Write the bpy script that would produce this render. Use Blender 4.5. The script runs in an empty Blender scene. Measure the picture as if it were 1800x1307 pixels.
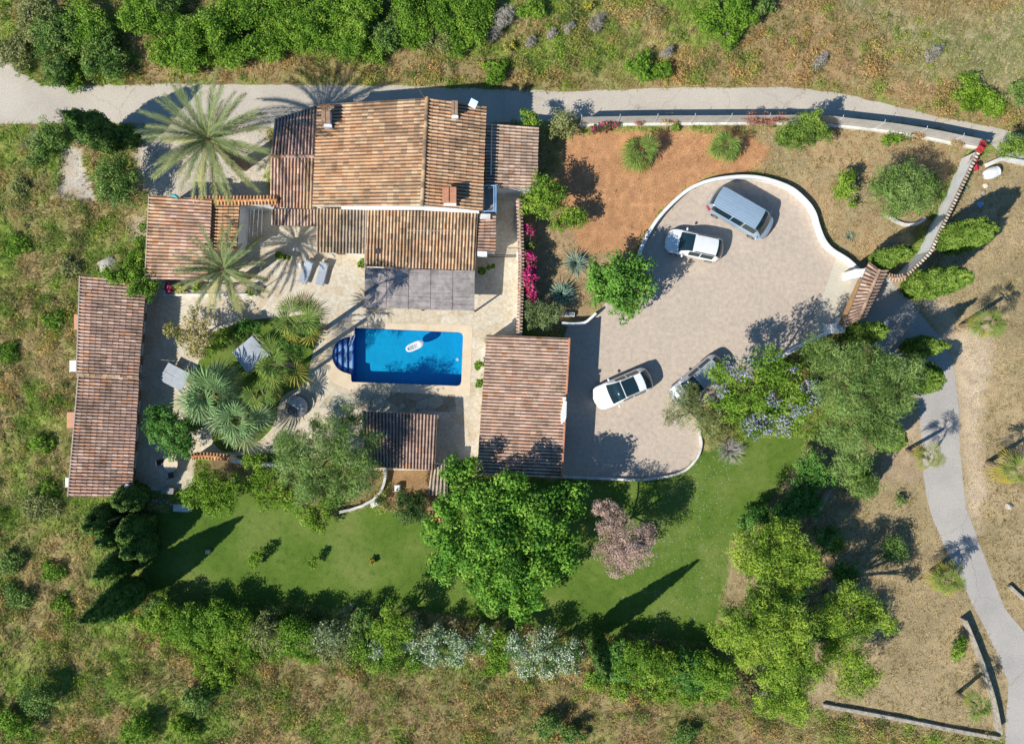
import bpy, bmesh, math, random
import numpy as np
from mathutils import Vector, Matrix
from mathutils.geometry import tessellate_polygon
random.seed(7); RNG=np.random.default_rng(7)
R=math.radians; PI=math.pi
scene=bpy.context.scene; COL=scene.collection
# ---------------------------------------------------------------- camera, sky, sun, exposure
H_CAM=58.333
cam=bpy.data.objects.new('camera',bpy.data.cameras.new('camera')); COL.objects.link(cam)
cam.location=(0,0,H_CAM); cam.rotation_euler=(0,0,0)
cam.data.lens=28; cam.data.sensor_width=36; cam.data.clip_start=.5; cam.data.clip_end=2000
scene.camera=cam
SUN_EL=R(43.5); SX,SY=-.82,-.57                     # the sun stands to the lower left (south west)
w=bpy.data.worlds.new("World"); scene.world=w; w.use_nodes=True
nt=w.node_tree; bg=nt.nodes['Background']; sky=nt.nodes.new('ShaderNodeTexSky'); sky.sky_type='NISHITA'
sky.sun_disc=False; sky.sun_elevation=SUN_EL; sky.sun_rotation=math.atan2(SX,SY); sky.air_density=1.0; sky.dust_density=.6; sky.ozone_density=1.6
tint=nt.nodes.new('ShaderNodeMix'); tint.data_type='RGBA'; tint.blend_type='MULTIPLY'; tint.inputs[0].default_value=1; tint.inputs[7].default_value=(.55,.92,1.2,1)
nt.links.new(sky.outputs[0],tint.inputs[6]); nt.links.new(tint.outputs[2],bg.inputs[0]); bg.inputs[1].default_value=.088
sl=bpy.data.lights.new('sun','SUN'); sl.energy=5.0; sl.angle=R(.5); sl.color=(1,.955,.87)
sun=bpy.data.objects.new('sun',sl); COL.objects.link(sun)
sd=Vector((SX*math.cos(SUN_EL),SY*math.cos(SUN_EL),math.sin(SUN_EL)))
sun.rotation_euler=sd.to_track_quat('Z','Y').to_euler(); sun.location=(-30,-20,40)
scene.view_settings.view_transform='Standard'; scene.view_settings.look='None'
scene.view_settings.exposure=0.17; scene.view_settings.gamma=1
scene.cycles.max_bounces=6; scene.cycles.transparent_max_bounces=8
# ---------------------------------------------------------------- helpers
S=75/1800
def P(px,py,z=0.):                                   # metres of a point of the survey map seen at height z
    k=(1-z/H_CAM)*S
    return ((px-900)*k,(653.5-py)*k)
def P3(px,py,z=0.,up=0): x,y=P(px,py,z); return Vector((x,y,z+up))
def tag(o,label=None,cat=None,group=None,kind=None):
    if label: o['label']=label
    if cat: o['category']=cat
    if group: o['group']=group
    if kind: o['kind']=kind
    return o
def empty(name,label,cat,loc=(0,0,0),rz=0,group=None):
    o=bpy.data.objects.new(name,None); COL.objects.link(o); o.location=loc; o.rotation_euler=(0,0,rz)
    o.empty_display_size=.2
    return tag(o,label,cat,group)
def np_mesh(name,V,F,mats,parent=None,col=None,smooth=False,mi=None):
    """V (n,3), F (m,k) fixed-size polygons."""
    V=np.asarray(V,dtype=np.float32); F=np.asarray(F,dtype=np.int32)
    me=bpy.data.meshes.new(name); k=F.shape[1]
    me.vertices.add(len(V)); me.vertices.foreach_set('co',V.ravel())
    me.loops.add(F.size); me.loops.foreach_set('vertex_index',F.ravel())
    me.polygons.add(len(F)); me.polygons.foreach_set('loop_start',np.arange(0,F.size,k,dtype=np.int32))
    try: me.polygons.foreach_set('loop_total',np.full(len(F),k,dtype=np.int32))
    except Exception: pass
    if mi is not None: me.polygons.foreach_set('material_index',np.asarray(mi,dtype=np.int32))
    me.polygons.foreach_set('use_smooth',np.full(len(F),smooth,dtype=bool))
    if col is not None:
        a=me.color_attributes.new('Col','FLOAT_COLOR','POINT')
        c=np.ones((len(V),4),dtype=np.float32); c[:,:3]=col; a.data.foreach_set('color',c.ravel())
    me.update(calc_edges=True); me.validate()
    for m in (mats if isinstance(mats,(list,tuple)) else [mats]): me.materials.append(m)
    o=bpy.data.objects.new(name,me); COL.objects.link(o)
    if parent is not None: o.parent=parent
    return o
class MB:
    def __init__(s): s.v=[]; s.f=[]
    def add(s,vs,fs):
        n=len(s.v); s.v+= [tuple(v) for v in vs]; s.f+=[tuple(i+n for i in f) for f in fs]; return s
    def box(s,x0,x1,y0,y1,z0,z1,M=None):
        vs=[Vector((x,y,z)) for z in (z0,z1) for y in (y0,y1) for x in (x0,x1)]
        if M is not None: vs=[M@v for v in vs]
        return s.add(vs,[(0,2,3,1),(4,5,7,6),(0,1,5,4),(2,6,7,3),(0,4,6,2),(1,3,7,5)])
    def prism(s,pts,z0,z1):                          # pts: 2-D polygon
        n=len(pts)
        a=sum(pts[i][0]*pts[(i+1)%n][1]-pts[(i+1)%n][0]*pts[i][1] for i in range(n))
        if a<0: pts=pts[::-1]
        zz0=z0 if isinstance(z0,(list,tuple)) else [z0]*n; zz1=z1 if isinstance(z1,(list,tuple)) else [z1]*n
        if a<0: zz0=zz0[::-1]; zz1=zz1[::-1]
        vs=[(p[0],p[1],z) for p,z in zip(pts,zz0)]+[(p[0],p[1],z) for p,z in zip(pts,zz1)]
        return s.add(vs,[tuple(range(n))[::-1],tuple(range(n,2*n))]+[(i,(i+1)%n,(i+1)%n+n,i+n) for i in range(n)])
    def tube(s,pts,rad,n=8,cap=True):
        pts=[Vector(p) for p in pts]; rad=rad if isinstance(rad,(list,tuple)) else [rad]*len(pts)
        b=len(s.v); up=Vector((0,0,1))
        for i,p in enumerate(pts):
            d=(pts[min(i+1,len(pts)-1)]-pts[max(i-1,0)]).normalized()
            a=d.cross(up if abs(d.z)<.95 else Vector((1,0,0))).normalized(); c=d.cross(a)
            for k in range(n):
                t=2*PI*k/n; s.v.append(tuple(p+(a*math.cos(t)+c*math.sin(t))*rad[i]))
        for i in range(len(pts)-1):
            for k in range(n):
                q=(k+1)%n; s.f.append((b+i*n+k,b+i*n+q,b+(i+1)*n+q,b+(i+1)*n+k))
        if cap:
            s.f.append(tuple(b+k for k in range(n))); s.f.append(tuple(b+(len(pts)-1)*n+k for k in range(n))[::-1])
        return s
    def lathe(s,c,prof,n=20,a0=0,a1=2*PI):
        b=len(s.v); full=abs(a1-a0-2*PI)<1e-6; m=n if full else n+1
        for (r,z) in prof:
            for k in range(m):
                t=a0+(a1-a0)*k/n; s.v.append((c[0]+r*math.cos(t),c[1]+r*math.sin(t),c[2]+z))
        for i in range(len(prof)-1):
            for k in range(n):
                q=(k+1)%m; s.f.append((b+i*m+k,b+i*m+q,b+(i+1)*m+q,b+(i+1)*m+k))
        return s
    def rock(s,c,r,seed=0,fl=.7):
        rg=random.Random(seed); bm=bmesh.new(); bmesh.ops.create_icosphere(bm,subdivisions=2,radius=1)
        k=[(Vector((rg.uniform(-1,1),rg.uniform(-1,1),rg.uniform(-1,1))).normalized(),rg.uniform(.55,.9)) for _ in range(9)]
        vs=[]
        for v in bm.verts:
            p=v.co.copy()
            for d,t in k:
                q=p.dot(d)
                if q>t: p-=d*(q-t)
            rr=r if isinstance(r,(tuple,list)) else (r,r*rg.uniform(.95,1.05),r*fl)
            vs.append((c[0]+p.x*rr[0],c[1]+p.y*rr[1],c[2]+p.z*rr[2]))
        fs=[tuple(v.index for v in f.verts) for f in bm.faces]; bm.free(); return s.add(vs,fs)
    def build(s,name,mat,parent=None,smooth=False,bevel=0,norm=True):
        me=bpy.data.meshes.new(name); me.from_pydata(s.v,[],s.f)
        if norm:
            bm=bmesh.new(); bm.from_mesh(me); bmesh.ops.recalc_face_normals(bm,faces=bm.faces); bm.to_mesh(me); bm.free()
        me.materials.append(mat)
        if smooth: me.polygons.foreach_set('use_smooth',[True]*len(me.polygons))
        me.update(); o=bpy.data.objects.new(name,me); COL.objects.link(o)
        if parent is not None: o.parent=parent
        if bevel:
            m=o.modifiers.new('b','BEVEL'); m.width=bevel; m.segments=2; m.limit_method='ANGLE'
        return o
# ---------------------------------------------------------------- materials
def new_mat(name):
    m=bpy.data.materials.new(name); m.use_nodes=True; return m,m.node_tree,m.node_tree.nodes['Principled BSDF']
def noise_fac(nt,scale,detail=4,rough=.6,coord='Object'):
    tc=nt.nodes.new('ShaderNodeTexCoord'); n=nt.nodes.new('ShaderNodeTexNoise'); n.inputs['Scale'].default_value=scale
    n.inputs['Detail'].default_value=detail; n.inputs['Roughness'].default_value=rough
    nt.links.new(tc.outputs[coord],n.inputs['Vector']); return n
def ramp(nt,inp,stops):
    r=nt.nodes.new('ShaderNodeValToRGB'); nt.links.new(inp,r.inputs[0])
    while len(r.color_ramp.elements)<len(stops): r.color_ramp.elements.new(.5)
    for e,(p,c) in zip(r.color_ramp.elements,stops): e.position=p; e.color=(*c,1)
    return r.outputs[0]
def mult(nt,a,b,f=1.):
    x=nt.nodes.new('ShaderNodeMix'); x.data_type='RGBA'; x.blend_type='MULTIPLY'; x.inputs[0].default_value=f
    for s_,v in ((6,a),(7,b)):
        if hasattr(v,'links'): nt.links.new(v,x.inputs[s_])
        else: x.inputs[s_].default_value=(*v,1)
    return x.outputs[2]
def mix(nt,f,a,b):
    x=nt.nodes.new('ShaderNodeMix'); x.data_type='RGBA'
    if hasattr(f,'links'): nt.links.new(f,x.inputs[0])
    else: x.inputs[0].default_value=f
    for s_,v in ((6,a),(7,b)):
        if hasattr(v,'links'): nt.links.new(v,x.inputs[s_])
        else: x.inputs[s_].default_value=(*v,1)
    return x.outputs[2]
def bump(nt,bs,h,strength=.4,dist=.02):
    b=nt.nodes.new('ShaderNodeBump'); b.inputs['Strength'].default_value=strength; b.inputs['Distance'].default_value=dist
    nt.links.new(h,b.inputs['Height']); nt.links.new(b.outputs[0],bs.inputs['Normal'])
def stain(name,c,rough=.8,amt=.35,scale=1.2,fine=18,bmp=.3,metal=0,c2=None,coat=0):
    m,nt,bs=new_mat(name); bs.inputs['Roughness'].default_value=rough; bs.inputs['Metallic'].default_value=metal
    n1=noise_fac(nt,scale,6,.65); n2=noise_fac(nt,fine,3)
    lo=tuple(v*(1-amt) for v in c); hi=tuple(min(1,v*(1+amt*.4)) for v in c)
    a=ramp(nt,n1.outputs[0],[(.3,c2 or lo),(.62,hi)])
    b=ramp(nt,n2.outputs[0],[(.3,(1-amt*.6,)*3),(.7,(1,)*3)])
    nt.links.new(mult(nt,a,b),bs.inputs['Base Color'])
    if coat: bs.inputs['Coat Weight'].default_value=coat
    if bmp: bump(nt,bs,n2.outputs[0],bmp,.01)
    return m
def colmat(name,rough=.75,fine=25,amt=.25,trans=0,spec=.3,bmp=0,coord='Object',big=0):
    m,nt,bs=new_mat(name); bs.inputs['Roughness'].default_value=rough; bs.inputs['Specular IOR Level'].default_value=spec
    a=nt.nodes.new('ShaderNodeAttribute'); a.attribute_name='Col'; c=a.outputs['Color']
    if amt:
        n=noise_fac(nt,fine,4,.65,coord); c=mult(nt,c,ramp(nt,n.outputs[0],[(.3,(1-amt,)*3),(.7,(1+amt*.6,)*3)]))
        if bmp: bump(nt,bs,n.outputs[0],bmp,.03)
    if big:
        n=noise_fac(nt,big,5,.6,coord); c=mult(nt,c,ramp(nt,n.outputs[0],[(.36,(.68,.67,.65)),(.55,(1,)*3)]))
    nt.links.new(c,bs.inputs['Base Color'])
    if trans:
        t=nt.nodes.new('ShaderNodeBsdfTranslucent'); nt.links.new(c,t.inputs[0]); x=nt.nodes.new('ShaderNodeMixShader')
        x.inputs[0].default_value=trans; nt.links.new(bs.outputs[0],x.inputs[1]); nt.links.new(t.outputs[0],x.inputs[2])
        nt.links.new(x.outputs[0],nt.nodes['Material Output'].inputs[0])
    return m
M={}
M['leaf']=colmat('foliage',.7,3,0,.14,.12)
M['blade']=colmat('grass_blades',.8,3,0,.15,.1)
M['tile']=colmat('clay_tile',.9,22,.42,0,.12,bmp=.3,big=.75)
M['ground']=colmat('earth_and_grass',.95,13,.55,0,.1,bmp=1.)
M['white']=stain('white_render',(.80,.79,.76),.85,.16,1.5)
M['whitedirt']=stain('weathered_white_render',(.74,.71,.65),.9,.35,1.2)
M['blueshade']=stain('shaded_blue_wall',(.55,.62,.68),.8,.15)  # shade on the east facade put into the wall colour as pale blue
M['bark']=stain('bark',(.22,.17,.12),.9,.5,3)
M['deadwood']=stain('grey_deadwood',(.46,.42,.38),.9,.3,6)
M['palmtrunk']=stain('palm_trunk',(.24,.18,.12),.95,.5,6,20)
M['slab']=stain('mortar',(.22,.15,.11),.95,.4,3)
M['mortar']=stain('pale_mortar',(.5,.42,.33),.95,.35,4)
M['terra']=stain('terracotta',(.56,.25,.14),.85,.25,3)
M['pinkclay']=stain('pink_clay',(.66,.33,.2),.85,.15,3)
M['woodbrown']=stain('brown_wood',(.30,.17,.08),.7,.4,3)
M['greywood']=stain('grey_wood',(.3,.28,.26),.8,.3,6)
M['fabric']=stain('grey_fabric',(.42,.45,.48),.9,.15,3)
M['darkfabric']=stain('dark_grey_fabric',(.16,.17,.19),.9,.2,3)
M['bluegrey']=stain('blue_grey_mattress',(.38,.42,.47),.85,.15,4)
M['metal']=stain('grey_metal',(.45,.46,.47),.4,.15,3,metal=.8)
M['darkmetal']=stain('dark_metal',(.05,.05,.055),.5,.2,3)
M['whitemetal']=stain('white_metal',(.75,.76,.78),.45,.1,3)
M['bluemetal']=stain('blue_white_panel',(.25,.45,.68),.35,.2,3)
M['pot']=stain('dark_pot',(.05,.045,.04),.6,.3,5)
M['rock']=stain('limestone',(.56,.51,.43),.9,.4,2.5,bmp=.8)
M['stonewall']=stain('dry_stone_wall',(.44,.39,.31),.95,.45,3,9,bmp=.9)
M['greyrock']=stain('grey_stone',(.33,.32,.3),.9,.45,3,bmp=.8)
M['screen']=stain('fence_screen',(.50,.47,.43),.8,.2,2)
M['tyre']=stain('tyre_rubber',(.02,.02,.02),.85,.2,5)
M['rim']=stain('alloy_rim',(.5,.5,.52),.35,.1,5,metal=.9)
M['red']=stain('red_lens',(.45,.02,.02),.25,.2,5,bmp=0)
M['lens']=stain('clear_lens',(.6,.65,.7),.15,.15,8,bmp=0)
M['teal']=stain('teal_plastic',(.05,.38,.42),.5,.2,5)
def paint(name,c,metal=0,rough=.3):
    m,nt,bs=new_mat(name); bs.inputs['Base Color'].default_value=(*c,1); bs.inputs['Metallic'].default_value=metal
    bs.inputs['Coat Weight'].default_value=.8; bs.inputs['Coat Roughness'].default_value=.06
    n=noise_fac(nt,2.5,5); nt.links.new(mult(nt,c,ramp(nt,n.outputs[0],[(.3,(.9,)*3),(.7,(1,)*3)])),bs.inputs['Base Color'])
    n=noise_fac(nt,9,5); r=nt.nodes.new('ShaderNodeMapRange'); r.inputs[3].default_value=rough-.05; r.inputs[4].default_value=rough+.15
    nt.links.new(n.outputs[0],r.inputs[0]); nt.links.new(r.outputs[0],bs.inputs['Roughness']); return m
M['paintwhite']=paint('white_car_paint',(.8,.8,.78)); M['paintsilver']=paint('silver_car_paint',(.5,.53,.57),.35)
M['paintblue']=paint('silver_blue_van_paint',(.36,.47,.57),.25)
def glass_dark(name,c=(.012,.03,.04)):
    m,nt,bs=new_mat(name); bs.inputs['Base Color'].default_value=(*c,1); bs.inputs['Roughness'].default_value=.04
    bs.inputs['Specular IOR Level'].default_value=.55; return m
M['glass']=glass_dark('car_glass'); M['winglass']=glass_dark('window_glass',(.02,.03,.035))
# ---------------------------------------------------------------- numpy noise
def _hash(ix,iy,seed):
    h=(ix.astype(np.int64)*374761393+iy.astype(np.int64)*668265263+seed*1442695041)&0xffffffff
    h=((h^(h>>13))*1274126177)&0xffffffff; h=h^(h>>16); return (h&0xffff)/65535.
def vnoise(x,y,seed):
    ix=np.floor(x); iy=np.floor(y); fx=x-ix; fy=y-iy; fx=fx*fx*(3-2*fx); fy=fy*fy*(3-2*fy)
    a=_hash(ix,iy,seed); b=_hash(ix+1,iy,seed); c=_hash(ix,iy+1,seed); d=_hash(ix+1,iy+1,seed)
    return (a*(1-fx)+b*fx)*(1-fy)+(c*(1-fx)+d*fx)*fy
def fbm(x,y,scale,seed=0,oct=4):
    s=0; a=.5; t=0; f=1/scale
    for i in range(oct): s=s+a*vnoise(x*f+i*17.3,y*f-i*9.1,seed+i); t+=a; a*=.55; f*=2.05
    return s/t
def sdf(X,Y,poly):                                   # negative inside
    px=np.array([p[0] for p in poly]); py=np.array([p[1] for p in poly]); n=len(px)
    d=np.full(X.shape,1e9); ins=np.zeros(X.shape,bool)
    for i in range(n):
        ax,ay,bx,by=px[i],py[i],px[(i+1)%n],py[(i+1)%n]; ex,ey=bx-ax,by-ay
        t=np.clip(((X-ax)*ex+(Y-ay)*ey)/(ex*ex+ey*ey+1e-9),0,1)
        d=np.minimum(d,(X-ax-ex*t)**2+(Y-ay-ey*t)**2)
        c=(ay>Y)!=(by>Y)
        if ey!=0: ins^=c&(X<ex*(Y-ay)/ey+ax)
    d=np.sqrt(d); return np.where(ins,-d,d)
def pix(poly,z=0): return [P(a,b,z) for a,b in poly]
def smooth_poly(pts,closed=True,step=.3):           # Catmull-Rom through metres
    n=len(pts); out=[]
    rngi=range(n) if closed else range(n-1)
    for i in rngi:
        g=(lambda k: Vector((*pts[k%n],0)) if closed else Vector((*pts[max(0,min(n-1,k))],0)))
        p0,p1,p2,p3=g(i-1),g(i),g(i+1),g(i+2); m=max(1,int((p2-p1).length/step))
        for k in range(m):
            t=k/m; q=.5*((2*p1)+(p2-p0)*t+(2*p0-5*p1+4*p2-p3)*t*t+(3*p1-p0-3*p2+p3)*t**3); out.append((q.x,q.y))
    if not closed: out.append(tuple(pts[-1]))
    return out
def rough_poly(pts,amp,seed,step=.25):
    out=[]; n=len(pts)
    for i in range(n):
        a=Vector(pts[i]); b=Vector(pts[(i+1)%n]); m=max(1,int((b-a).length/step))
        for k in range(m): q=a.lerp(b,k/m); out.append((q.x,q.y))
    X=np.array([p[0] for p in out]); Y=np.array([p[1] for p in out])
    dx=(fbm(X,Y,.9,seed,4)-.5)*2*amp; dy=(fbm(X,Y,.9,seed+50,4)-.5)*2*amp
    return [(x+a,y+b) for x,y,a,b in zip(X,Y,dx,dy)]
def sheet(name,loops,z,mat,kind='structure',parent=None,thick=0):
    L3=[[Vector((x,y,0)) for x,y in l] for l in loops]; tri=tessellate_polygon(L3)
    vs=[v for l in L3 for v in l]; mb=MB(); fs=[]
    for t in tri:
        a,b,c=[vs[i] for i in t]
        fs.append(t if (b-a).cross(c-a).z>0 else t[::-1])
    mb.add([(v.x,v.y,z) for v in vs],fs)
    if thick:
        o=0
        for l in L3:
            n=len(l); b=len(mb.v)
            mb.v+=[(v.x,v.y,z) for v in l]+[(v.x,v.y,z-thick) for v in l]
            mb.f+=[(b+i,b+(i+1)%n,b+n+(i+1)%n,b+n+i) for i in range(n)]
    ob=mb.build(name,mat,parent,norm=False)
    if kind: ob['kind']=kind
    return ob
# ---------------------------------------------------------------- zones of the ground (survey outlines)
ROAD=[(-260,152),(0,152),(150,150),(300,148),(500,149),(700,151),(900,158),(1000,161),(1200,154),(1380,153),(1470,163),(1550,180),(1650,206),(1740,222),(1800,238),(1960,285),
      (1960,340),(1800,292),(1772,285),(1752,262),(1735,247),(1650,226),(1550,213),(1480,206),(1400,203),(1200,206),(1000,211),(950,213),(700,222),(480,226),(300,217),(130,216),(0,219),(-260,221)]
TRACK=[(-200,20),(-40,30),(-2,60),(8,100),(38,132),(72,148),(40,156),(-60,156),(-200,150)]
DRIVE=[(1002,566),(1028,563),(1052,548),(1085,505),(1124,455),(1130,436),(1143,408),(1162,380),(1190,352),(1218,331),(1252,318),(1300,312),(1342,315),(1385,330),(1412,350),(1429,372),(1438,400),(1447,422),(1462,440),(1490,458),(1517,484),(1478,572),(1440,590),(1400,612),(1370,628),(1330,650),(1280,680),(1240,712),(1224,735),(1229,765),(1231,782),(1222,805),(1198,827),(1150,838),(1110,840),(1060,838),(990,836),(985,800),(985,600)]
PAD=[(1471,447),(1490,458),(1517,484),(1478,572),(1446,587),(1425,574),(1450,510)]
LANE=[(1517,484),(1560,488),(1600,530),(1650,590),(1670,626),(1684,690),(1687,790),(1698,893),(1723,957),(1766,1070),(1802,1112),(1850,1190),(1900,1330),(1880,1420),(1766,1420),(1766,1307),(1772,1200),(1749,1139),(1701,1044),(1658,953),(1635,898),(1623,840),(1617,720),(1590,650),(1540,610),(1478,575)]
TERR=[(420,352),(487,352),(560,370),(640,372),(838,372),(852,330),(916,330),(916,590),(856,590),(850,700),(845,800),(764,826),(640,826),(560,800),(505,795),(345,806),(338,862),(236,862),(243,700),(250,500),(262,482),(345,482),(372,440),(420,440)]
ISLAND=[(368,590),(379,581),(411,570),(453,561),(496,557),(545,553),(566,572),(560,590),(548,628),(538,668),(520,683),(499,694),(490,712),(484,740),(468,764),(430,790),(390,792),(372,768),(366,720),(352,690),(346,650)]
POOLZ=[(622,575),(622,575),(814,584),(810,678),(618,672),(618,668)]
LAWN=[(262,903),(330,890),(345,862),(420,845),(500,880),(560,902),(600,903),(650,888),(690,896),(760,905),(800,870),(850,842),(1110,843),(1198,831),(1238,790),(1300,772),(1345,763),(1420,765),(1412,800),(1335,905),(1285,950),(1280,1010),(1262,1080),(1258,1135),(1120,1118),(1000,1110),(700,1068),(450,1068),(330,1066),(262,1045),(250,990)]
SOIL=[(985,232),(1100,228),(1320,232),(1352,262),(1335,300),(1250,312),(1190,345),(1143,395),(1122,440),(1090,450),(1020,440),(1010,400),(985,392)]
EASTG=[(1320,222),(1500,220),(1700,258),(1680,300),(1610,420),(1570,480),(1515,476),(1445,415),(1430,365),(1390,325),(1335,300)]
AGAVE=[(938,340),(1010,390),(1125,450),(1055,545),(1000,580),(938,580)]
FIELD=[(1740,262),(1960,300),(2300,300),(2300,1600),(1850,1500),(1780,1300),(1330,1240),(1300,1180),(1250,1130),(1270,1000),(1420,800),(1560,740),(1600,560),(1560,490),(1620,430),(1700,300)]
NDRY=[(500,90),(640,110),(760,90),(900,110),(960,120),(1110,130),(1240,90),(1310,45),(1360,0),(1400,-400),(2300,-400),(2300,350),(1960,285),(1800,238),(1650,206),(1470,163),(1200,153),(900,158),(500,149),(230,150),(215,110),(330,120)]
NOLIVE=[(1480,-20),(1600,20),(1700,40),(1800,0),(2300,-200),(2300,300),(1800,200),(1700,170),(1600,130),(1560,70)]
PATHW=[(236,215),(300,212),(470,222),(480,370),(262,345),(238,300)]
LIME1=[(112,255),(135,250),(150,290),(165,350),(130,350),(104,345),(105,300)]
LIME2=[(236,385),(256,380),(256,425),(228,428)]
SAND1=[(1660,590),(1740,560),(1745,600),(1720,760),(1735,860),(1720,930),(1700,893),(1688,790),(1684,690)]
SAND2=[(1560,740),(1618,720),(1624,830),(1600,850),(1555,830)]
SAND3=[(1550,490),(1600,500),(1640,520),(1690,560),(1668,620),(1640,560),(1560,500)]
BEDP=[(370,780),(430,800),(640,822),(660,822),(668,870),(600,900),(540,895),(430,845),(350,850)]
PATHB=[(665,822),(790,822),(800,870),(760,905),(690,898),(672,880),(690,850)]
DRYS=[(560,1130),(700,1160),(900,1190),(1100,1210),(1330,1240),(1450,1250),(1400,1320),(1100,1300),(800,1260),(560,1240),(420,1180)]
# (outline, colour A, colour B, edge softness m, wildness, tuft density, tuft colours A, B)
G1=(.23,.28,.06); G2=(.37,.285,.13)
ZN=[
 (NDRY,(.40,.265,.135),(.30,.235,.115),1.0,.7,.9,(.50,.34,.16),(.30,.26,.08)),
 (NOLIVE,(.27,.27,.11),(.37,.31,.17),1.6,.6,.9,(.30,.31,.11),(.45,.38,.2)),
 (DRYS,(.36,.26,.13),(.26,.23,.09),1.5,.8,1.,(.48,.34,.17),(.30,.29,.09)),
 (FIELD,(.45,.34,.19),(.34,.265,.14),.8,.25,.6,(.56,.44,.25),(.36,.29,.13)),
 (SAND1,(.60,.47,.32),(.52,.40,.26),.5,.1,.10,(.6,.48,.3),(.4,.3,.16)),
 (SAND2,(.56,.44,.29),(.42,.31,.19),.5,.1,.12,(.6,.48,.3),(.4,.3,.16)),
 (SAND3,(.58,.46,.32),(.46,.35,.22),.4,.1,.10,(.6,.48,.3),(.4,.3,.16)),
 (EASTG,(.47,.32,.17),(.35,.28,.15),.4,.25,.6,(.5,.37,.19),(.33,.27,.11)),
 (AGAVE,(.42,.29,.16),(.34,.25,.13),.3,.2,.3,(.5,.38,.2),(.3,.25,.1)),
 (SOIL,(.57,.295,.145),(.50,.26,.125),.35,.05,.03,(.42,.3,.13),(.25,.2,.08)),
 (PATHW,(.62,.55,.45),(.5,.43,.33),.5,.15,.05,(.3,.3,.1),(.4,.3,.16)),
 (LIME1,(.62,.55,.46),(.46,.37,.26),.35,.15,.08,(.5,.42,.3),(.3,.26,.14)),
 (LIME2,(.52,.41,.28),(.45,.34,.22),.35,.15,.08,(.5,.42,.3),(.3,.26,.14)),
 (BEDP,(.28,.19,.10),(.2,.17,.07),.3,.1,.3,(.35,.27,.12),(.18,.2,.05)),
 (PATHB,(.38,.23,.11),(.32,.2,.1),.2,.05,.05,(.35,.27,.12),(.18,.2,.05)),
 (LAWN,(.12,.18,.04),(.14,.19,.045),.25,0,0,(.1,.2,.03),(.15,.2,.04)),
]
ZN=[(pix(z[0]),)+z[1:] for z in ZN]
HARD=[pix(p) for p in (ROAD,TRACK,DRIVE,LANE,TERR)]
def lerp(a,b,t): return a*(1-t)+b*t
def zones(X,Y):
    n1=fbm(X,Y,3.2,1,4); n2=fbm(X,Y,.9,5,4); n3=fbm(X,Y,.35,9,3); nb=fbm(X,Y,9,21,3)
    m=np.clip((n1-.5)*3.2+(n2-.5)*2.2+.45+(nb-.5)*1.2,0,1)[...,None]
    C=lerp(np.array(G2),np.array(G1),m); A=lerp(np.array((.54,.40,.18)),np.array((.33,.41,.08)),m); B=lerp(np.array((.32,.29,.11)),np.array((.22,.34,.055)),m)
    wild=np.full(X.shape,1.); dens=np.full(X.shape,1.)
    for z in ZN:
        d=sdf(X,Y,z[0])+(n2-.5)*2.2*z[3]+(n3-.5)*.7*z[3]; t=np.clip(.5-d/(2*z[3]),0,1); t=t*t*(3-2*t)
        mm=np.clip((n1-.5)*3+(n3-.5)*2.5+.5,0,1)[...,None]
        C=lerp(C,lerp(np.array(z[1]),np.array(z[2]),mm),t[...,None]); wild=lerp(wild,z[4],t); dens=lerp(dens,z[5],t)
        A=lerp(A,np.array(z[6]),t[...,None]); B=lerp(B,np.array(z[7]),t[...,None])
    C=C*(.62+.76*n3)[...,None]*(.85+.3*n2)[...,None]
    hd=np.full(X.shape,1e9)
    for h in HARD: hd=np.minimum(hd,sdf(X,Y,h))
    return C,wild,dens,A,B,hd
def height(X,Y,wild,hd):
    return np.clip(wild,0,1)*np.clip((hd-.25)/1.2,0,1)*(fbm(X,Y,1.1,31,4)*.42+fbm(X,Y,4.5,37,2)*.3-.2).clip(0,1)
def axis(lo,hi,st,far):
    a=list(np.arange(lo,hi+1e-6,st)); e=[hi]; k=st
    while e[-1]<far: k*=1.45; e.append(e[-1]+k)
    f=[lo]; k=st
    while f[-1]>-far: k*=1.45; f.append(f[-1]-k)
    return np.array(f[:0:-1]+a+e[1:])
gx=axis(-41,41,.13,450); gy=axis(-31,31,.13,450)
GX,GY=np.meshgrid(gx,gy); GC,GW,GD,_,_,GH=zones(GX.ravel(),GY.ravel())
GZ=height(GX.ravel(),GY.ravel(),GW,GH)
ny,nx=GX.shape; idx=np.arange(nx*ny).reshape(ny,nx)
GF=np.stack([idx[:-1,:-1],idx[:-1,1:],idx[1:,1:],idx[1:,:-1]],-1).reshape(-1,4)
# pool outline in metres, ground is opened under it
def pool_outline():
    a=[P(622,576),P(811,584.5)]
    pts=[P(622,576)]+[P(x,y) for x,y in ((806,584),(812,586),(814,591))]+[P(x,y) for x,y in ((811,670),(809,676),(804,678))]+[P(619,671),P(617.5,668),P(617,658)]
    for k in range(1,16):                             # roman end, an arc to the west
        t=k/16; an=R(90)+t*0
        ang=R(255)-t*R(150)
        pts.append(P(615-31*math.sin(PI*t),624+32*math.cos(PI*t)))
    pts+= [P(620,591),P(622,588)]
    return pts
POOL=pool_outline()
cx=(GX.ravel()[GF[:,0]]+GX.ravel()[GF[:,2]])/2; cy=(GY.ravel()[GF[:,0]]+GY.ravel()[GF[:,2]])/2
near=(cx>-14)&(cx<-2)&(cy>-3)&(cy<5); kill=np.zeros(len(GF),bool)
kill[near]=sdf(cx[near],cy[near],POOL)<.3
far=np.clip((np.maximum(np.abs(GX.ravel())-41,np.abs(GY.ravel())-31))/6,0,1)[:,None]; GC=GC*(1-far)+np.array((.27,.25,.10))*far; GZ=GZ*(1-far[:,0])
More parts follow.
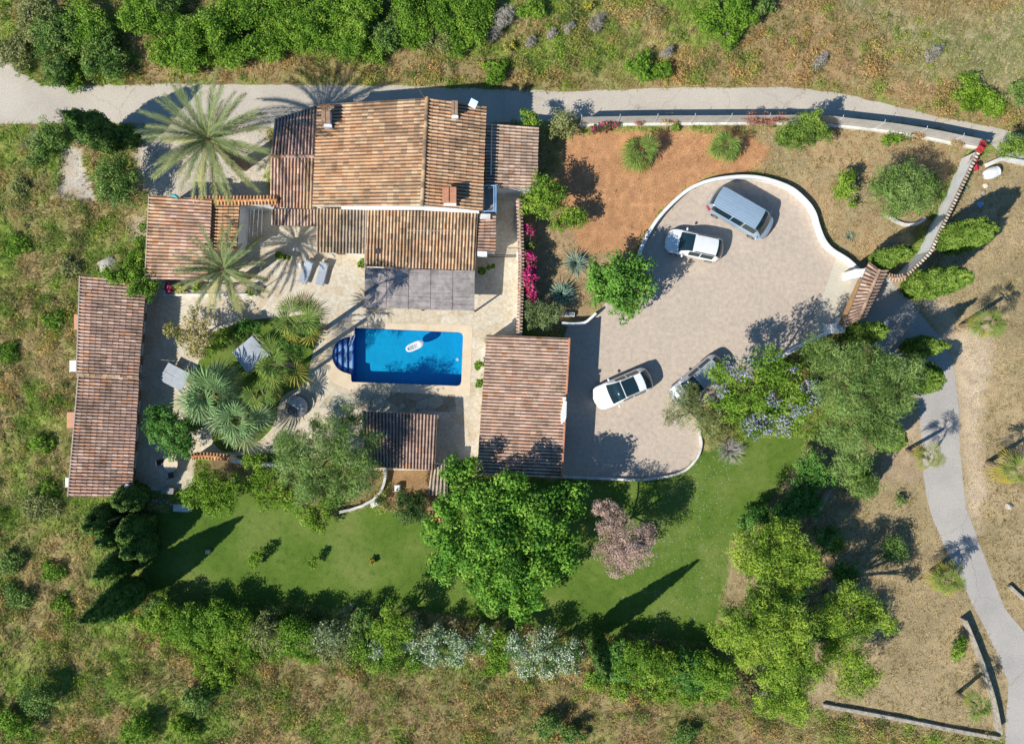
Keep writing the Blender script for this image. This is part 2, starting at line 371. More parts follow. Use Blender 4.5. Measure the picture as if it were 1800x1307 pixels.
g=np_mesh('ground',np.stack([GX.ravel(),GY.ravel(),GZ],-1),GF[~kill],M['ground'],col=GC,smooth=True); g['kind']='structure'
# ---------------------------------------------------------------- roads, paving, lawn
def concrete(name,c,c2,sc=.25,crack=0,patch=.25):
    m,nt,bs=new_mat(name); bs.inputs['Roughness'].default_value=.9
    n=noise_fac(nt,sc,7,.62); n2=noise_fac(nt,9,5,.7); n3=noise_fac(nt,60,2)
    a=ramp(nt,n.outputs[0],[(.32,c2),(.6,c)])
    a=mult(nt,a,ramp(nt,n2.outputs[0],[(.3,(1-patch,)*3),(.62,(1,1,1))])); a=mult(nt,a,ramp(nt,n3.outputs[0],[(.3,(.82,)*3),(.6,(1,)*3)]))
    nt.links.new(a,bs.inputs['Base Color']); v=nt.nodes.new('ShaderNodeTexVoronoi'); v.feature='DISTANCE_TO_EDGE'; v.inputs['Scale'].default_value=.28; tcv=nt.nodes.new('ShaderNodeTexCoord'); nv=noise_fac(nt,1.1,6,.7); mv=nt.nodes.new('ShaderNodeMix'); mv.data_type='VECTOR'; mv.inputs[0].default_value=.5; nt.links.new(tcv.outputs['Object'],mv.inputs[4]); nt.links.new(nv.outputs['Color'],mv.inputs[5]); nt.links.new(mv.outputs[1],v.inputs['Vector'])
    a=mult(nt,a,ramp(nt,v.outputs[0],[(0,(.72,.7,.68)),(.006,(1,1,1))]),.8); nt.links.new(a,bs.inputs['Base Color']); bump(nt,bs,n2.outputs[0],.3,.02); return m
M['road']=concrete('pale_road_concrete',(.62,.55,.45),(.50,.44,.36),.22)
M['lane']=concrete('grey_lane_asphalt',(.52,.475,.42),(.42,.39,.355),.3)
M['pad']=concrete('smooth_concrete',(.66,.60,.48),(.58,.52,.42),.35)
def paver_mat():
    m,nt,bs=new_mat('small_block_paving'); bs.inputs['Roughness'].default_value=.85
    tc=nt.nodes.new('ShaderNodeTexCoord'); mp=nt.nodes.new('ShaderNodeMapping'); mp.inputs['Rotation'].default_value=(0,0,R(45)); nt.links.new(tc.outputs['Object'],mp.inputs[0])
    b=nt.nodes.new('ShaderNodeTexBrick'); b.inputs['Scale'].default_value=1; b.inputs['Brick Width'].default_value=.21; b.inputs['Row Height'].default_value=.12; b.inputs['Mortar Size'].default_value=.008
    b.inputs['Color1'].default_value=(.575,.475,.385,1); b.inputs['Color2'].default_value=(.535,.44,.355,1); b.inputs['Mortar'].default_value=(.45,.37,.295,1); nt.links.new(mp.outputs[0],b.inputs[0])
    n=noise_fac(nt,.35,6,.6); n2=noise_fac(nt,3,5,.7)
    c=mult(nt,b.outputs[0],ramp(nt,n.outputs[0],[(.3,(.90,.90,.90)),(.65,(1,.985,.96))])); c=mult(nt,c,ramp(nt,n2.outputs[0],[(.35,(.85,)*3),(.65,(1.08,)*3)]))
    nt.links.new(c,bs.inputs['Base Color']); bump(nt,bs,b.outputs[1],-.3,.01); return m
M['paver']=paver_mat()
def flag_mat(name,cols,scale=1.5,seam=.02,dark=(.34,.27,.19)):
    m,nt,bs=new_mat(name); bs.inputs['Roughness'].default_value=.8
    tc=nt.nodes.new('ShaderNodeTexCoord'); nz=nt.nodes.new('ShaderNodeTexNoise'); nz.inputs['Scale'].default_value=1.2; nt.links.new(tc.outputs['Object'],nz.inputs['Vector'])
    mx=nt.nodes.new('ShaderNodeMix'); mx.data_type='VECTOR'; mx.inputs[0].default_value=.18; nt.links.new(tc.outputs['Object'],mx.inputs[4]); nt.links.new(nz.outputs['Color'],mx.inputs[5])
    v=nt.nodes.new('ShaderNodeTexVoronoi'); v.inputs['Scale'].default_value=scale; nt.links.new(mx.outputs[1],v.inputs['Vector'])
    e=nt.nodes.new('ShaderNodeTexVoronoi'); e.feature='DISTANCE_TO_EDGE'; e.inputs['Scale'].default_value=scale; nt.links.new(mx.outputs[1],e.inputs['Vector'])
    sp=nt.nodes.new('ShaderNodeSeparateColor'); nt.links.new(v.outputs['Color'],sp.inputs[0])
    c=ramp(nt,sp.outputs[0],[(i/(len(cols)-1),k) for i,k in enumerate(cols)])
    n=noise_fac(nt,4,6,.65); c=mult(nt,c,ramp(nt,n.outputs[0],[(.3,(.78,.74,.68)),(.6,(1,1,1))]))
    n0=noise_fac(nt,.5,5,.6); c=mult(nt,c,ramp(nt,n0.outputs[0],[(.3,(.86,.84,.8)),(.6,(1,1,1))]))
    s=ramp(nt,e.outputs[0],[(seam*.5,dark),(seam*1.6,(1,1,1))]); c=mult(nt,c,s,.75)
    nt.links.new(c,bs.inputs['Base Color']); bump(nt,bs,e.outputs[0],.2,.01); return m
M['terrace']=flag_mat('pale_flagstone',[(.63,.55,.42),(.66,.59,.46),(.60,.50,.36),(.67,.61,.50),(.62,.56,.45)],1.9,.014,(.80,.74,.64))
M['crazy']=flag_mat('green_grey_crazy_paving',[(.44,.44,.35),(.54,.47,.34),(.38,.30,.2),(.5,.5,.42)],1.5,.02,(.45,.45,.42))
def lawn_mat():
    m,nt,bs=new_mat('mown_grass'); bs.inputs['Roughness'].default_value=.95; bs.inputs['Specular IOR Level'].default_value=.1
    n=noise_fac(nt,.22,6,.62); n2=noise_fac(nt,2.2,6,.7); n3=noise_fac(nt,22,4,.7)
    c=ramp(nt,n.outputs[0],[(.28,(.085,.155,.024)),(.48,(.128,.205,.034)),(.66,(.20,.25,.065))])
    c=mult(nt,c,ramp(nt,n2.outputs[0],[(.3,(.62,.70,.6)),(.46,(1,1,1)),(.72,(1.2,1.12,1.15))])); c=mult(nt,c,ramp(nt,n3.outputs[0],[(.3,(.5,.55,.45)),(.65,(1.15,1.15,1.1))]))
    nt.links.new(c,bs.inputs['Base Color']); bump(nt,bs,n3.outputs[0],.9,.05); return m
M['lawn']=lawn_mat()
sheet('road',[rough_poly(pix(ROAD),.10,3)],.006,M['road'])
sheet('dirt_track',[rough_poly(pix(TRACK),.3,4)],.010,M['road'])
sheet('lane',[rough_poly(pix(LANE),.09,6)],.006,M['lane'])
sheet('driveway',[pix(DRIVE)],.012,M['paver'])
sheet('concrete_pad',[pix(PAD)],.017,M['pad'])
sheet('lawn',[rough_poly(pix(LAWN),.22,8)],.008,M['lawn'])
isl=rough_poly(smooth_poly(pix(ISLAND)),.04,9)
COPE=[P(x,y) for x,y in ((597,566),(831,570),(826,694),(600,684),(594,672),(578,660),(566,640),(562,622),(568,600),(583,580))]
COPE=smooth_poly(COPE,True,.3) if False else COPE
copeo=[P(597,566),P(831,571),(P(826,694))]+smooth_poly([P(x,y) for x,y in ((618,686),(604,680),(588,672),(572,655),(566,630),(570,602),(583,580))],False,.25)
sheet('terrace',[pix(TERR),isl,copeo],.03,M['terrace'],thick=.06)
sheet('island_lawn',[isl],.012,M['lawn'])
def coping_mat():
    m,nt,bs=new_mat('sandstone_coping'); bs.inputs['Roughness'].default_value=.8
    n=noise_fac(nt,1.2,5); nt.links.new(ramp(nt,n.outputs[0],[(.3,(.60,.47,.31)),(.65,(.70,.58,.42))]),bs.inputs['Base Color']); return m
M['coping']=coping_mat()
# ---------------------------------------------------------------- swimming pool
pool=empty('swimming_pool','blue tiled rectangular swimming pool with rounded step end and sandstone edging','swimming pool',P(700,630)+(0,))
def keepw(o,p):
    o.parent=p; o.matrix_parent_inverse=Matrix.Translation(-Vector(p.location)) if p.rotation_euler.z==0 else p.matrix_basis.inverted(); return o
sh=MB(); L=[copeo,POOL]
cp=sheet('coping',L,.045,M['coping'],None,thick=.05); cp.location=(0,0,0); keepw(cp,pool)
def pool_mat(name,c1,c2,mo):
    m,nt,bs=new_mat(name); bs.inputs['Roughness'].default_value=.3
    tc=nt.nodes.new('ShaderNodeTexCoord'); b=nt.nodes.new('ShaderNodeTexBrick'); b.offset=0; b.inputs['Scale'].default_value=1; b.inputs['Brick Width'].default_value=.1; b.inputs['Row Height'].default_value=.1; b.inputs['Mortar Size'].default_value=.004
    b.inputs['Color1'].default_value=(*c1,1); b.inputs['Color2'].default_value=(*c2,1); b.inputs['Mortar'].default_value=(*mo,1); nt.links.new(tc.outputs['Object'],b.inputs[0])
    n=noise_fac(nt,.7,4); nt.links.new(mult(nt,b.outputs[0],ramp(nt,n.outputs[0],[(.3,(.88,)*3),(.7,(1,)*3)])),bs.inputs['Base Color']); return m
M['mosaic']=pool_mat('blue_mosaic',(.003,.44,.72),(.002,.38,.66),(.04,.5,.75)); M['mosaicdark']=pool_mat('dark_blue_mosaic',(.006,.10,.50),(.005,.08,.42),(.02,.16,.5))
M['tread']=stain('pale_tread_tiles',(.60,.60,.85),.5,.15,4)
n=len(POOL); mb=MB(); mb.v=[(x,y,.03) for x,y in POOL]+[(x,y,-1.3) for x,y in POOL]
mb.f=[(i,i+n,(i+1)%n+n,(i+1)%n) for i in range(n)]
keepw(mb.build('basin_wall',M['mosaicdark'],norm=False),pool)
keepw(sheet('basin_floor',[POOL],-1.3,M['mosaic'],None),pool)
def clipx(poly,x0,x1):
    def cl(pl,f,ip):
        out=[]
        for i in range(len(pl)):
            a,b=pl[i],pl[(i+1)%len(pl)]
            if f(a): out.append(a)
            if f(a)!=f(b): out.append(ip(a,b))
        return out
    def at(x): return lambda a,b: (x,a[1]+(b[1]-a[1])*(x-a[0])/(b[0]-a[0]))
    return cl(cl(poly,lambda p:p[0]>=x0,at(x0)),lambda p:p[0]<=x1,at(x1))
xs=[P(q,0)[0] for q in (583.5,592,601,610,619.5)]
for i in range(4):
    z=-.15-.10*i; pl=clipx(POOL,xs[i],xs[i+1])
    st=MB().prism(pl,-1.29,z).build('step',M['mosaicdark']); keepw(st,pool)
    pl2=clipx(POOL,xs[i]+.05,xs[i+1]-.09); c=Vector((sum(p[0] for p in pl2)/len(pl2),sum(p[1] for p in pl2)/len(pl2)))
    keepw(sheet('step_tread',[[(c.x+(x-c.x)*1.0,c.y+(y-c.y)*.94) for x,y in pl2]],z+.006,M['tread'],None),pool)
def water_mat():
    m,nt,bs=new_mat('pool_water_surface'); nt.nodes.remove(bs); out=nt.nodes['Material Output']
    t=nt.nodes.new('ShaderNodeBsdfTransparent'); t.inputs[0].default_value=(.72,.93,.97,1); g=nt.nodes.new('ShaderNodeBsdfGlossy'); g.inputs[1].default_value=.05
    f=nt.nodes.new('ShaderNodeFresnel'); f.inputs[0].default_value=1.33; n=noise_fac(nt,2.2,3); b=nt.nodes.new('ShaderNodeBump'); b.inputs[0].default_value=.25; b.inputs[1].default_value=.04
    nt.links.new(n.outputs[0],b.inputs['Height']); nt.links.new(b.outputs[0],g.inputs['Normal']); nt.links.new(b.outputs[0],f.inputs['Normal'])
    x=nt.nodes.new('ShaderNodeMixShader'); nt.links.new(f.outputs[0],x.inputs[0]); nt.links.new(t.outputs[0],x.inputs[1]); nt.links.new(g.outputs[0],x.inputs[2]); nt.links.new(x.outputs[0],out.inputs[0]); return m
M['water']=water_mat()
wt=sheet('pool_water',[POOL],-.10,M['water'],None); keepw(wt,pool)
hr=MB()
hr.tube([P3(623,576,.05),P3(622.5,577,.8),P3(623,580,.95),P3(623.5,590,.9),P3(621,598,.6),P3(618,605,.1),P3(617,607,-.4)],.025)
hr.tube([P3(617,582,.05),P3(617,583,.75),P3(617.5,590,.8),P3(616,598,.5),P3(613,606,-.3)],.025)
keepw(hr.build('handrail',M['whitemetal'],smooth=True),pool)
keepw(MB().lathe((*P(802,631),-1.28),[(0,.02),(.12,.02),(.13,0)],16).build('drain_cover',M['white']),pool)
# ---------------------------------------------------------------- tiled roofs
PAL={'warm':[(.64,.34,.17),(.60,.38,.21),(.52,.27,.13),(.66,.44,.26),(.42,.24,.14),(.30,.19,.12)],
 'buff':[(.62,.42,.24),(.56,.36,.20),(.60,.46,.28),(.48,.30,.17),(.36,.25,.16),(.30,.22,.15)],
 'pink':[(.62,.40,.30),(.58,.35,.25),(.66,.46,.35),(.60,.30,.17),(.44,.27,.21),(.40,.26,.2)],
 'brown':[(.36,.24,.19),(.32,.2,.15),(.42,.28,.22),(.3,.19,.15),(.26,.18,.14)],
 'grey':[(.36,.31,.24),(.30,.25,.2),(.42,.35,.26),(.25,.21,.17),(.44,.33,.22)],
 'purple':[(.5,.32,.26),(.56,.36,.27),(.4,.26,.22),(.6,.42,.3),(.3,.2,.18)],
 'old':[(.60,.42,.30),(.52,.35,.25),(.64,.46,.34),(.40,.27,.2),(.48,.32,.23)],
 'pale':[(.60,.52,.42),(.52,.43,.34),(.42,.32,.25),(.64,.57,.48)],
 'orange':[(.66,.32,.14),(.68,.38,.18),(.6,.28,.12)]}
def tiles(name,c4,parent,pal,pitch=.235,tl=.40,seed=0,pal2=None,ridge=None,lich=.5,mat='tile'):
    """c4: high left, high right, low right, low left (Vectors); ribs run from high to low."""
    a,b,c,d=[np.array(v,dtype=float) for v in c4]; rg=np.random.default_rng(seed+100)
    wid=(np.linalg.norm(b-a)+np.linalg.norm(c-d))/2; ln=(np.linalg.norm(d-a)+np.linalg.norm(c-b))/2
    nr=max(2,int(round(wid/pitch))); nt_=max(1,int(round(ln/tl)))
    up=np.cross(b-a,a-d); up=up/np.linalg.norm(up); up=up if up[2]>0 else -up
    prof=[(0,0),(.05,.045),(.15,.078),(.29,.09),(.43,.078),(.53,.045),(.58,0),(.79,-.03),(1,0)]
    pu=np.array([p[0] for p in prof]); ph=np.array([p[1] for p in prof]); K=len(prof)
    I,J=np.meshgrid(np.arange(nr),np.arange(nt_),indexing='ij'); I=I.ravel(); J=J.ravel(); N=len(I)
    ju=rg.normal(0,.022,N); jh=rg.normal(0,.007,N); jl=rg.uniform(-.12,.12,N)
    u=(I[:,None]+pu[None,:]+ju[:,None]*(pu[None,:]>0)*(pu[None,:]<.6))/nr
    V=[]
    for s_,dh in ((0,0.),(1,.022)):
        v=((J+s_)+ (jl*.3 if s_ else 0) ).clip(0,nt_+.15)/nt_; v=v[:,None]*np.ones(K)[None,:]
        p=(a*(1-u[...,None])+b*u[...,None])*(1-v[...,None])+(d*(1-u[...,None])+c*u[...,None])*v[...,None]
        V.append(p+up*((ph[None,:]*(1.0-.0*s_)+dh+jh[:,None]*(ph[None,:]>0))[...,None]))
    V=np.stack(V,1)                                 # N,2,K,3
    V=V.reshape(-1,3); base=(np.arange(N)*2*K)[:,None]
    k=np.arange(K-1)[None,:]; F=np.stack([base+k,base+K+k,base+K+k+1,base+k+1],-1).reshape(-1,4)
    pc=np.array(PAL[pal]); ctr=V.reshape(N,2*K,3).mean(1)
    ns=fbm(ctr[:,0]+seed*7,ctr[:,1],2.6,seed+3,4)
    ci=np.clip((rg.random(N)*.8+ns*1.3-.55)*len(pc),0,len(pc)-1).astype(int); cc=pc[ci]
    if pal2 is not None:
        pc2=np.array(PAL[pal2[0]]); sel=pal2[1]((I+.5)/nr,(J+.5)/nt_)+rg.normal(0,.12,N)>.5; cc=np.where(sel[:,None],pc2[rg.integers(0,len(pc2),N)],cc)
    cc=cc*.72+cc.mean(0)*.28; cc=cc*.86+np.array((.40,.33,.26))*.16; cc=cc*rg.normal(1.36,.085,(N,1))*np.array((1.03,1.03,1.03)).clip(.7,1.3); hot=rg.random(N)<.012; cc[hot]=(.66,.33,.17)
    lc=fbm(ctr[:,0],ctr[:,1],1.3,seed+60,4); t=(np.clip((lc-.52)*4,0,1)*lich*.75)[:,None]; cc=cc*(1-t)+np.array((.17,.15,.11))*t
    col=np.repeat(cc[:,None,:],2*K,1); col[:,[6,7,8,K+6,K+7,K+8],:]*=.42  # shade of the gaps between ribs put into the pan colours
    return np_mesh(name,V,F,M[mat],parent,col.reshape(-1,3),smooth=True)
def ridge_tiles(name,p,q,parent,pal='buff',r=.13,seed=1,tl=.4):
    p,q=Vector(p),Vector(q); d=(q-p); L_=d.length; n=max(1,int(L_/tl)); d.normalize(); s=d.cross(Vector((0,0,1))).normalized(); up=s.cross(d)
    V=[];F=[];C_=[]; rg=random.Random(seed)
    for i in range(n):
        b=len(V); col=np.array(rg.choice(PAL[pal]))*rg.uniform(.8,1.15)
        for e,rr in ((0,r*.9),(1.06,r*1.08)):
            c=p+d*(L_*(i+e)/n)
            for k in range(9):
                t=PI*k/8; V.append(c+s*math.cos(t)*rr+up*(math.sin(t)*rr*.8+.01*e)); C_.append(col)
        F+=[(b+k,b+k+1,b+9+k+1,b+9+k) for k in range(8)]
    return np_mesh(name,V,F,M['tile'],parent,np.array(C_),smooth=True)
def slab(name,c4,parent,mat='slab',t=.10,drop=.045):
    c4=[Vector(v) for v in c4]; c=sum(c4,Vector())/4; mb=MB(); tp=[c+(v-c)*.992-Vector((0,0,drop)) for v in c4]
    mb.add(tp+[v-Vector((0,0,t)) for v in tp],[(0,1,2,3),(7,6,5,4)]+[(i,i+4,(i+1)%4+4,(i+1)%4) for i in range(4)])
    return mb.build(name,M[mat],parent)
def inset(c4,dx):                                   # shrink by metres towards the centre, return 2-D + z
    c=sum((Vector(v) for v in c4),Vector())/4; out=[]
    for v in c4:
        d=Vector(v)-c; out.append(Vector((v[0]-math.copysign(min(dx,abs(d.x)*.8),d.x),v[1]-math.copysign(min(dx,abs(d.y)*.8),d.y),v[2])))
    return out
def walls(c4,parent,dx=.3,mat='white',low=.17,name='wall',z0=0):
    i=inset(c4,dx); mb=MB().prism([(v.x,v.y) for v in i],z0,[v.z-low for v in i]); return mb.build(name,M[mat],parent),i
def opening(parent,p,q,t0,t1,z0,z1,name,dirout,mat='woodbrown'):
    """window or door set on the wall from p to q; frame proud of the wall, glass or boards inside, each a child."""
    p=Vector((p[0],p[1],0)); q=Vector((q[0],q[1],0)); d=(q-p).normalized(); o=Vector((dirout[0],dirout[1],0)).normalized()
    a=p.lerp(q,t0); L_=(q-p).length*(t1-t0); Mx=Matrix(((d.x,o.x,0,a.x),(d.y,o.y,0,a.y),(0,0,1,0),(0,0,0,1)))
    pane=MB().box(.05,L_-.05,.0,.02,z0+.05,z1-.05,Mx).build(name,M['winglass'] if name=='window' else M[mat],parent)
    fr=MB()
    for (x0,x1,a0,a1) in ((0,.06,z0,z1),(L_-.06,L_,z0,z1),(.06,L_-.06,z1-.06,z1),(.06,L_-.06,z0,z0+.06),(L_/2-.02,L_/2+.02,z0+.06,z1-.06)): fr.box(x0,x1,.021,.05,a0,a1,Mx)
    fr.build('frame',M['woodbrown'] if mat!='blueshade' else M['blueshade'],pane)
    if name=='window': MB().box(-.05,L_+.05,.0,.1,z0-.05,z0-.005,Mx).build('sill',M['terra'],pane)
    return pane
def root_at(name,label,cat,px,py,group=None): return empty(name,label,cat,(*P(px,py),0),0,group)
class Root:                                         # builds children in world coordinates, then hangs them under the thing
    def __init__(s,name,label,cat,px,py,group=None): s.r=root_at(name,label,cat,px,py,group); s.before=set(bpy.data.objects)
    def done(s):
        for o in [o for o in bpy.data.objects if o not in s.before and o.parent is None]:
            o.parent=s.r; o.matrix_parent_inverse=Matrix.Translation(-s.r.location)
        return s.r
# ---------------------------------------------------------------- the main house
h=Root('main_house','large white farmhouse with wide low gabled clay tile roof beside the road','house',700,270)
W4=[P3(558,184,3.5),P3(751,172.5,4.6),P3(742,361,4.6),P3(550,363,3.5)]     # eave NW, ridge N, ridge S, eave SW
E4=[P3(751,172.5,4.6),P3(855,187,3.75),P3(848,371,3.75),P3(742,361,4.6)]
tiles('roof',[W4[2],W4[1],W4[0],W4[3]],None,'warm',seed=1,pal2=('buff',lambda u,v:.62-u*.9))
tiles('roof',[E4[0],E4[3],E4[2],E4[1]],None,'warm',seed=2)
slab('roof_slab',[W4[0],W4[1],W4[2],W4[3]],None); slab('roof_slab',E4,None)
ridge_tiles('ridge',W4[1]+Vector((0,.05,.06)),W4[2]+Vector((0,-.05,.06)),None,'buff',.14,3)
mb=MB(); i1=[P3(560,190,3.3),P3(750,179,4.38),P3(851,192,3.55),P3(846,366,3.55),P3(742,359,4.38),P3(553,361,3.3)]
mb.prism([(v.x,v.y) for v in i1],0,[v.z for v in i1]); wl=mb.build('wall',M['white'])
opening(None,P(842,373,0),P(851,189,0) if 0 else P(842,373,0),0,0,0,0,'x',(1,0)) if 0 else None
pE0=i1[3]; pE1=i1[2]
opening(None,pE0,pE1,.30,.42,1.2,2.4,'window',(1,0)); opening(None,pE0,pE1,.55,.67,1.2,2.4,'window',(1,0))
pN0=i1[2]; pN1=i1[1]; opening(None,pN0,pN1,.3,.5,1.1,2.3,'window',(0,1)); opening(None,i1[1],i1[0],.2,.35,1.1,2.3,'window',(0,1)); opening(None,i1[1],i1[0],.6,.75,1.1,2.3,'window',(0,1))
# west lean-to pieces
NW=[P3(483,210,2.4),P3(556,186,2.4),P3(553,275,3.05),P3(476,275,3.05)]
tiles('roof',[NW[3],NW[2],NW[1],NW[0]],None,'purple',seed=4,lich=.7); slab('roof_slab',NW,None)
SW=[P3(476,275,3.05),P3(553,275,3.05),P3(550,368,2.5),P3(475,363,2.5)]
tiles('roof',SW,None,'pink',seed=5,pal2=('buff',lambda u,v:(u>.75)*.8)); slab('roof_slab',SW,None)
ridge_tiles('ridge',SW[0]+Vector((0,0,.04)),SW[1]+Vector((0,0,.04)),None,'pink',.12,6)
SW2=[P3(477.5,367,2.42),P3(557,368,2.42),P3(557,398,2.2),P3(477,395,2.2)]
tiles('roof',SW2,None,'old',seed=6,lich=.15); slab('roof_slab',SW2,None)
mb=MB(); ii=[P3(487,214,2.25),P3(553,192,2.25),P3(551,275,2.85),P3(548,388,2.15),P3(482,386,2.15),P3(480,275,2.85)]
mb.prism([(v.x,v.y) for v in ii],0,[v.z for v in ii]); mb.build('wall',M['white'])
opening(None,ii[5],ii[0],.3,.6,1,2,'window',(-1,0))
# south lean-tos
SA=[P3(557,366,3.05),P3(644,368,3.05),P3(642,446,2.45),P3(556,443,2.45)]
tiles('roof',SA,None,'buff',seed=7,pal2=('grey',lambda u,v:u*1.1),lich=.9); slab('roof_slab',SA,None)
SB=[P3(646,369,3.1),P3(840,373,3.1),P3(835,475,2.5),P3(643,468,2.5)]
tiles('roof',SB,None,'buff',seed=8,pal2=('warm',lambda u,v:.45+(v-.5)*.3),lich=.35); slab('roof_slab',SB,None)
_,wa=walls([SA[0],SA[1],SA[2],SA[3]],None,.25); _,wb=walls(SB,None,.25)
opening(None,wa[3],wa[2],.25,.45,0.1,2.1,'door',(0,-1)); opening(None,wb[3],wb[2],.1,.3,0.1,2.1,'door',(0,-1)); opening(None,wb[3],wb[2],.4,.6,.9,2,'window',(0,-1)); opening(None,wb[3],wb[2],.7,.9,0.1,2.1,'door',(0,-1))
mb=MB()                                             # pale upstand between the lean-tos and the gable
for a,b,z in (((600,367),(645,368),3.2),((645,368),(745,368),3.28),((745,369),(842,374),3.24)):
    p,q=P3(*a,z),P3(*b,z); mb.prism([(p.x,p.y-.02),(q.x,q.y-.02),(q.x,q.y+.22),(p.x,p.y+.22)],3.0,z)
mb.build('parapet',M['white'])
p=P3(643.5,367,3.13); q=P3(641.5,469,2.55); mb=MB(); mb.add([p+Vector((-.05,0,-.3)),p+Vector((.05,0,-.3)),q+Vector((.05,0,-.3)),q+Vector((-.05,0,-.3)),p+Vector((-.05,0,.04)),p+Vector((.05,0,.04)),q+Vector((.05,0,.04)),q+Vector((-.05,0,.04))],[(3,2,1,0),(4,5,6,7),(0,1,5,4),(1,2,6,5),(2,3,7,6),(3,0,4,7)]); mb.build('verge',M['mortar'])
# east lean-to
EL=[P3(855,217,2.85),P3(947,224,2.45),P3(944,332,2.45),P3(852,329,2.85)]
tiles('roof',[EL[0],EL[3],EL[2],EL[1]],None,'old',seed=9,lich=.5); slab('roof_slab',EL,None); walls(EL,None,.2)
MB().tube([P3(864.5,219,2.95),P3(863,308,2.95)],.035).build('pipe',M['whitemetal'])
ES=[P3(842,381,2.75),P3(872,379,2.55),P3(871,443,2.55),P3(839,441,2.75)]
tiles('roof',[ES[0],ES[3],ES[2],ES[1]],None,'pink',seed=10,lich=.6,tl=.36); slab('roof_slab',ES,None); walls(ES,None,.12)
MB().box(*[P(843,0,2.8)[0],P(862,0,2.8)[0]],P(0,385,2.8)[1],P(0,376,2.8)[1],2.55,2.85).build('tank',M['whitedirt'])
MB().box(P(839,0,2.6)[0],P(856,0,2.6)[0],P(0,450,2.6)[1],P(0,441,2.6)[1],2.1,2.62).build('wall_cap',M['white'])
# balcony with pale metal rail
b0=P3(851,326,3.2); b1=P3(872,371,3.2); mb=MB()
MB().box(b0.x,b1.x,b1.y,b0.y,2.25,2.35).build('balcony_floor',M['greywood'])
for (x0,y0,x1,y1) in ((b0.x,b0.y,b1.x,b0.y),(b1.x,b0.y,b1.x,b1.y),(b0.x,b1.y,b1.x,b1.y),(b1.x-.14,b0.y,b1.x-.14,b1.y)): mb.tube([(x0,y0,3.2),(x1,y1,3.2)],.045,6)
for (x,y) in ((b0.x,b0.y),(b1.x,b0.y),(b1.x,b1.y),(b0.x,b1.y)): mb.tube([(x,y,2.35),(x,y,3.2)],.04,6)
mb.build('balcony_rail',M['bluemetal'])
# chimneys
def chimney(px,py,z,w,d,hh,kind):
    x,y=P(px,py,z+hh); b=MB().box(x-w/2,x+w/2,y-d/2,y+d/2,z-.8,z+hh).build('chimney',M['terra'] if kind=='brick' else M['white'],None)
    if kind=='tile':
        t=tiles('chimney_cap',[Vector((x-w*.6,y+d*.6,z+hh+.06)),Vector((x-w*.6,y-d*.6,z+hh+.06)),Vector((x+w*.6,y-d*.6,z+hh+.02)),Vector((x+w*.6,y+d*.6,z+hh+.02))],b,'warm',seed=int(px),tl=.3)
    else: MB().box(x-w*.62,x-w*.05,y-d*.62,y+d*.62,z+hh+.003,z+hh+.1).box(x+w*.05,x+w*.62,y-d*.62,y+d*.62,z+hh+.003,z+hh+.1).build('chimney_cap',M['terra'] if kind=='brick' else M['tile2'],b)
    MB().box(x-w/2-.05,x+w/2+.05,y-d/2-.18,y-d/2-.003,z-.5,z+hh*.35).build('flashing',M['white'],b)
M['tile2']=stain('brown_cap_tile',(.42,.26,.16),.9,.4,5)
chimney(573,204,3.7,.45,.85,.8,'tile2'); chimney(799,190,4.2,.35,.75,.55,'tile2'); chimney(790,343,4.15,.75,.85,.75,'brick')
MB().box(P(664,0,2.7)[0]-.16,P(664,0,2.7)[0]+.16,P(0,442,2.7)[1]-.16,P(0,442,2.7)[1]+.16,2.5,2.85).build('vent',M['darkmetal'])
MB().box(P(718,404,2.9)[0],P(805,404,2.9)[0],P(718,406.5,2.9)[1],P(718,404.5,2.9)[1],2.93,2.965).build('cable',M['greywood'])
h.done()
# solar water panel / dish on the north east corner
d=Root('satellite_dish','small tilted blue and white panel on a short mast at the roof corner','satellite dish',832,187)
c=P3(832,182,4.45); Mx=Matrix.Translation(c)@Matrix.Rotation(R(-28),4,'Z')@Matrix.Rotation(R(25),4,'X')
MB().box(-.27,.27,-.27,.27,-.02,.03,Mx).build('panel',M['bluemetal'],bevel=.01); MB().add([Mx@Vector(v) for v in ((-.25,-.25,.034),(.25,-.25,.034),(.12,.02,.034),(-.05,.1,.034),(-.25,0,.034))],[(0,1,2,3,4)]).build('white_face',M['white'])
MB().tube([(c.x,c.y-.1,3.75),(c.x,c.y,4.42)],.025).build('mast',M['metal']); d.done()
an=Root('television_antenna','thin metal aerial rod leaning over the roof ridge end','antenna',738,165)
MB().tube([P3(748,174,4.6),P3(738,160,5.6)],.02).tube([P3(736,159,5.6),P3(741,158,5.5)],.015).build('mast',M['metal']); an.done()
# ---------------------------------------------------------------- pergola beside the main house
pg=Root('pergola','grey reed mat pergola roof on posts south of the house','pergola',738,507)
mb=MB(); A=P3(641,470,2.45); B=P3(835,476,2.45); C=P3(834,546,2.3); D=P3(640,541,2.3)
rg=random.Random(3)
for k in range(96):
    t=(k+.5)/96; l=A.lerp(D,t); r_=B.lerp(C,t)
    for j in range(5):
        a=l.lerp(r_,j/5+.002); b=l.lerp(r_,(j+1)/5-.002); z=rg.uniform(-.015,.02); dy=rg.uniform(-.006,.006); wd=rg.uniform(.012,.019)
        mb.add([a+Vector((0,wd+dy,z)),a+Vector((0,-wd+dy,z)),b+Vector((0,-wd-dy,z)),b+Vector((0,wd-dy,z)),a+Vector((0,wd,z-.02)),a+Vector((0,-wd,z-.02)),b+Vector((0,-wd,z-.02)),b+Vector((0,wd,z-.02))],[(0,1,2,3),(0,4,5,1),(2,6,7,3),(1,5,6,2),(3,7,4,0)])
M['reed']=stain('weathered_reed',(.41,.36,.335),.9,.42,2.2,30)
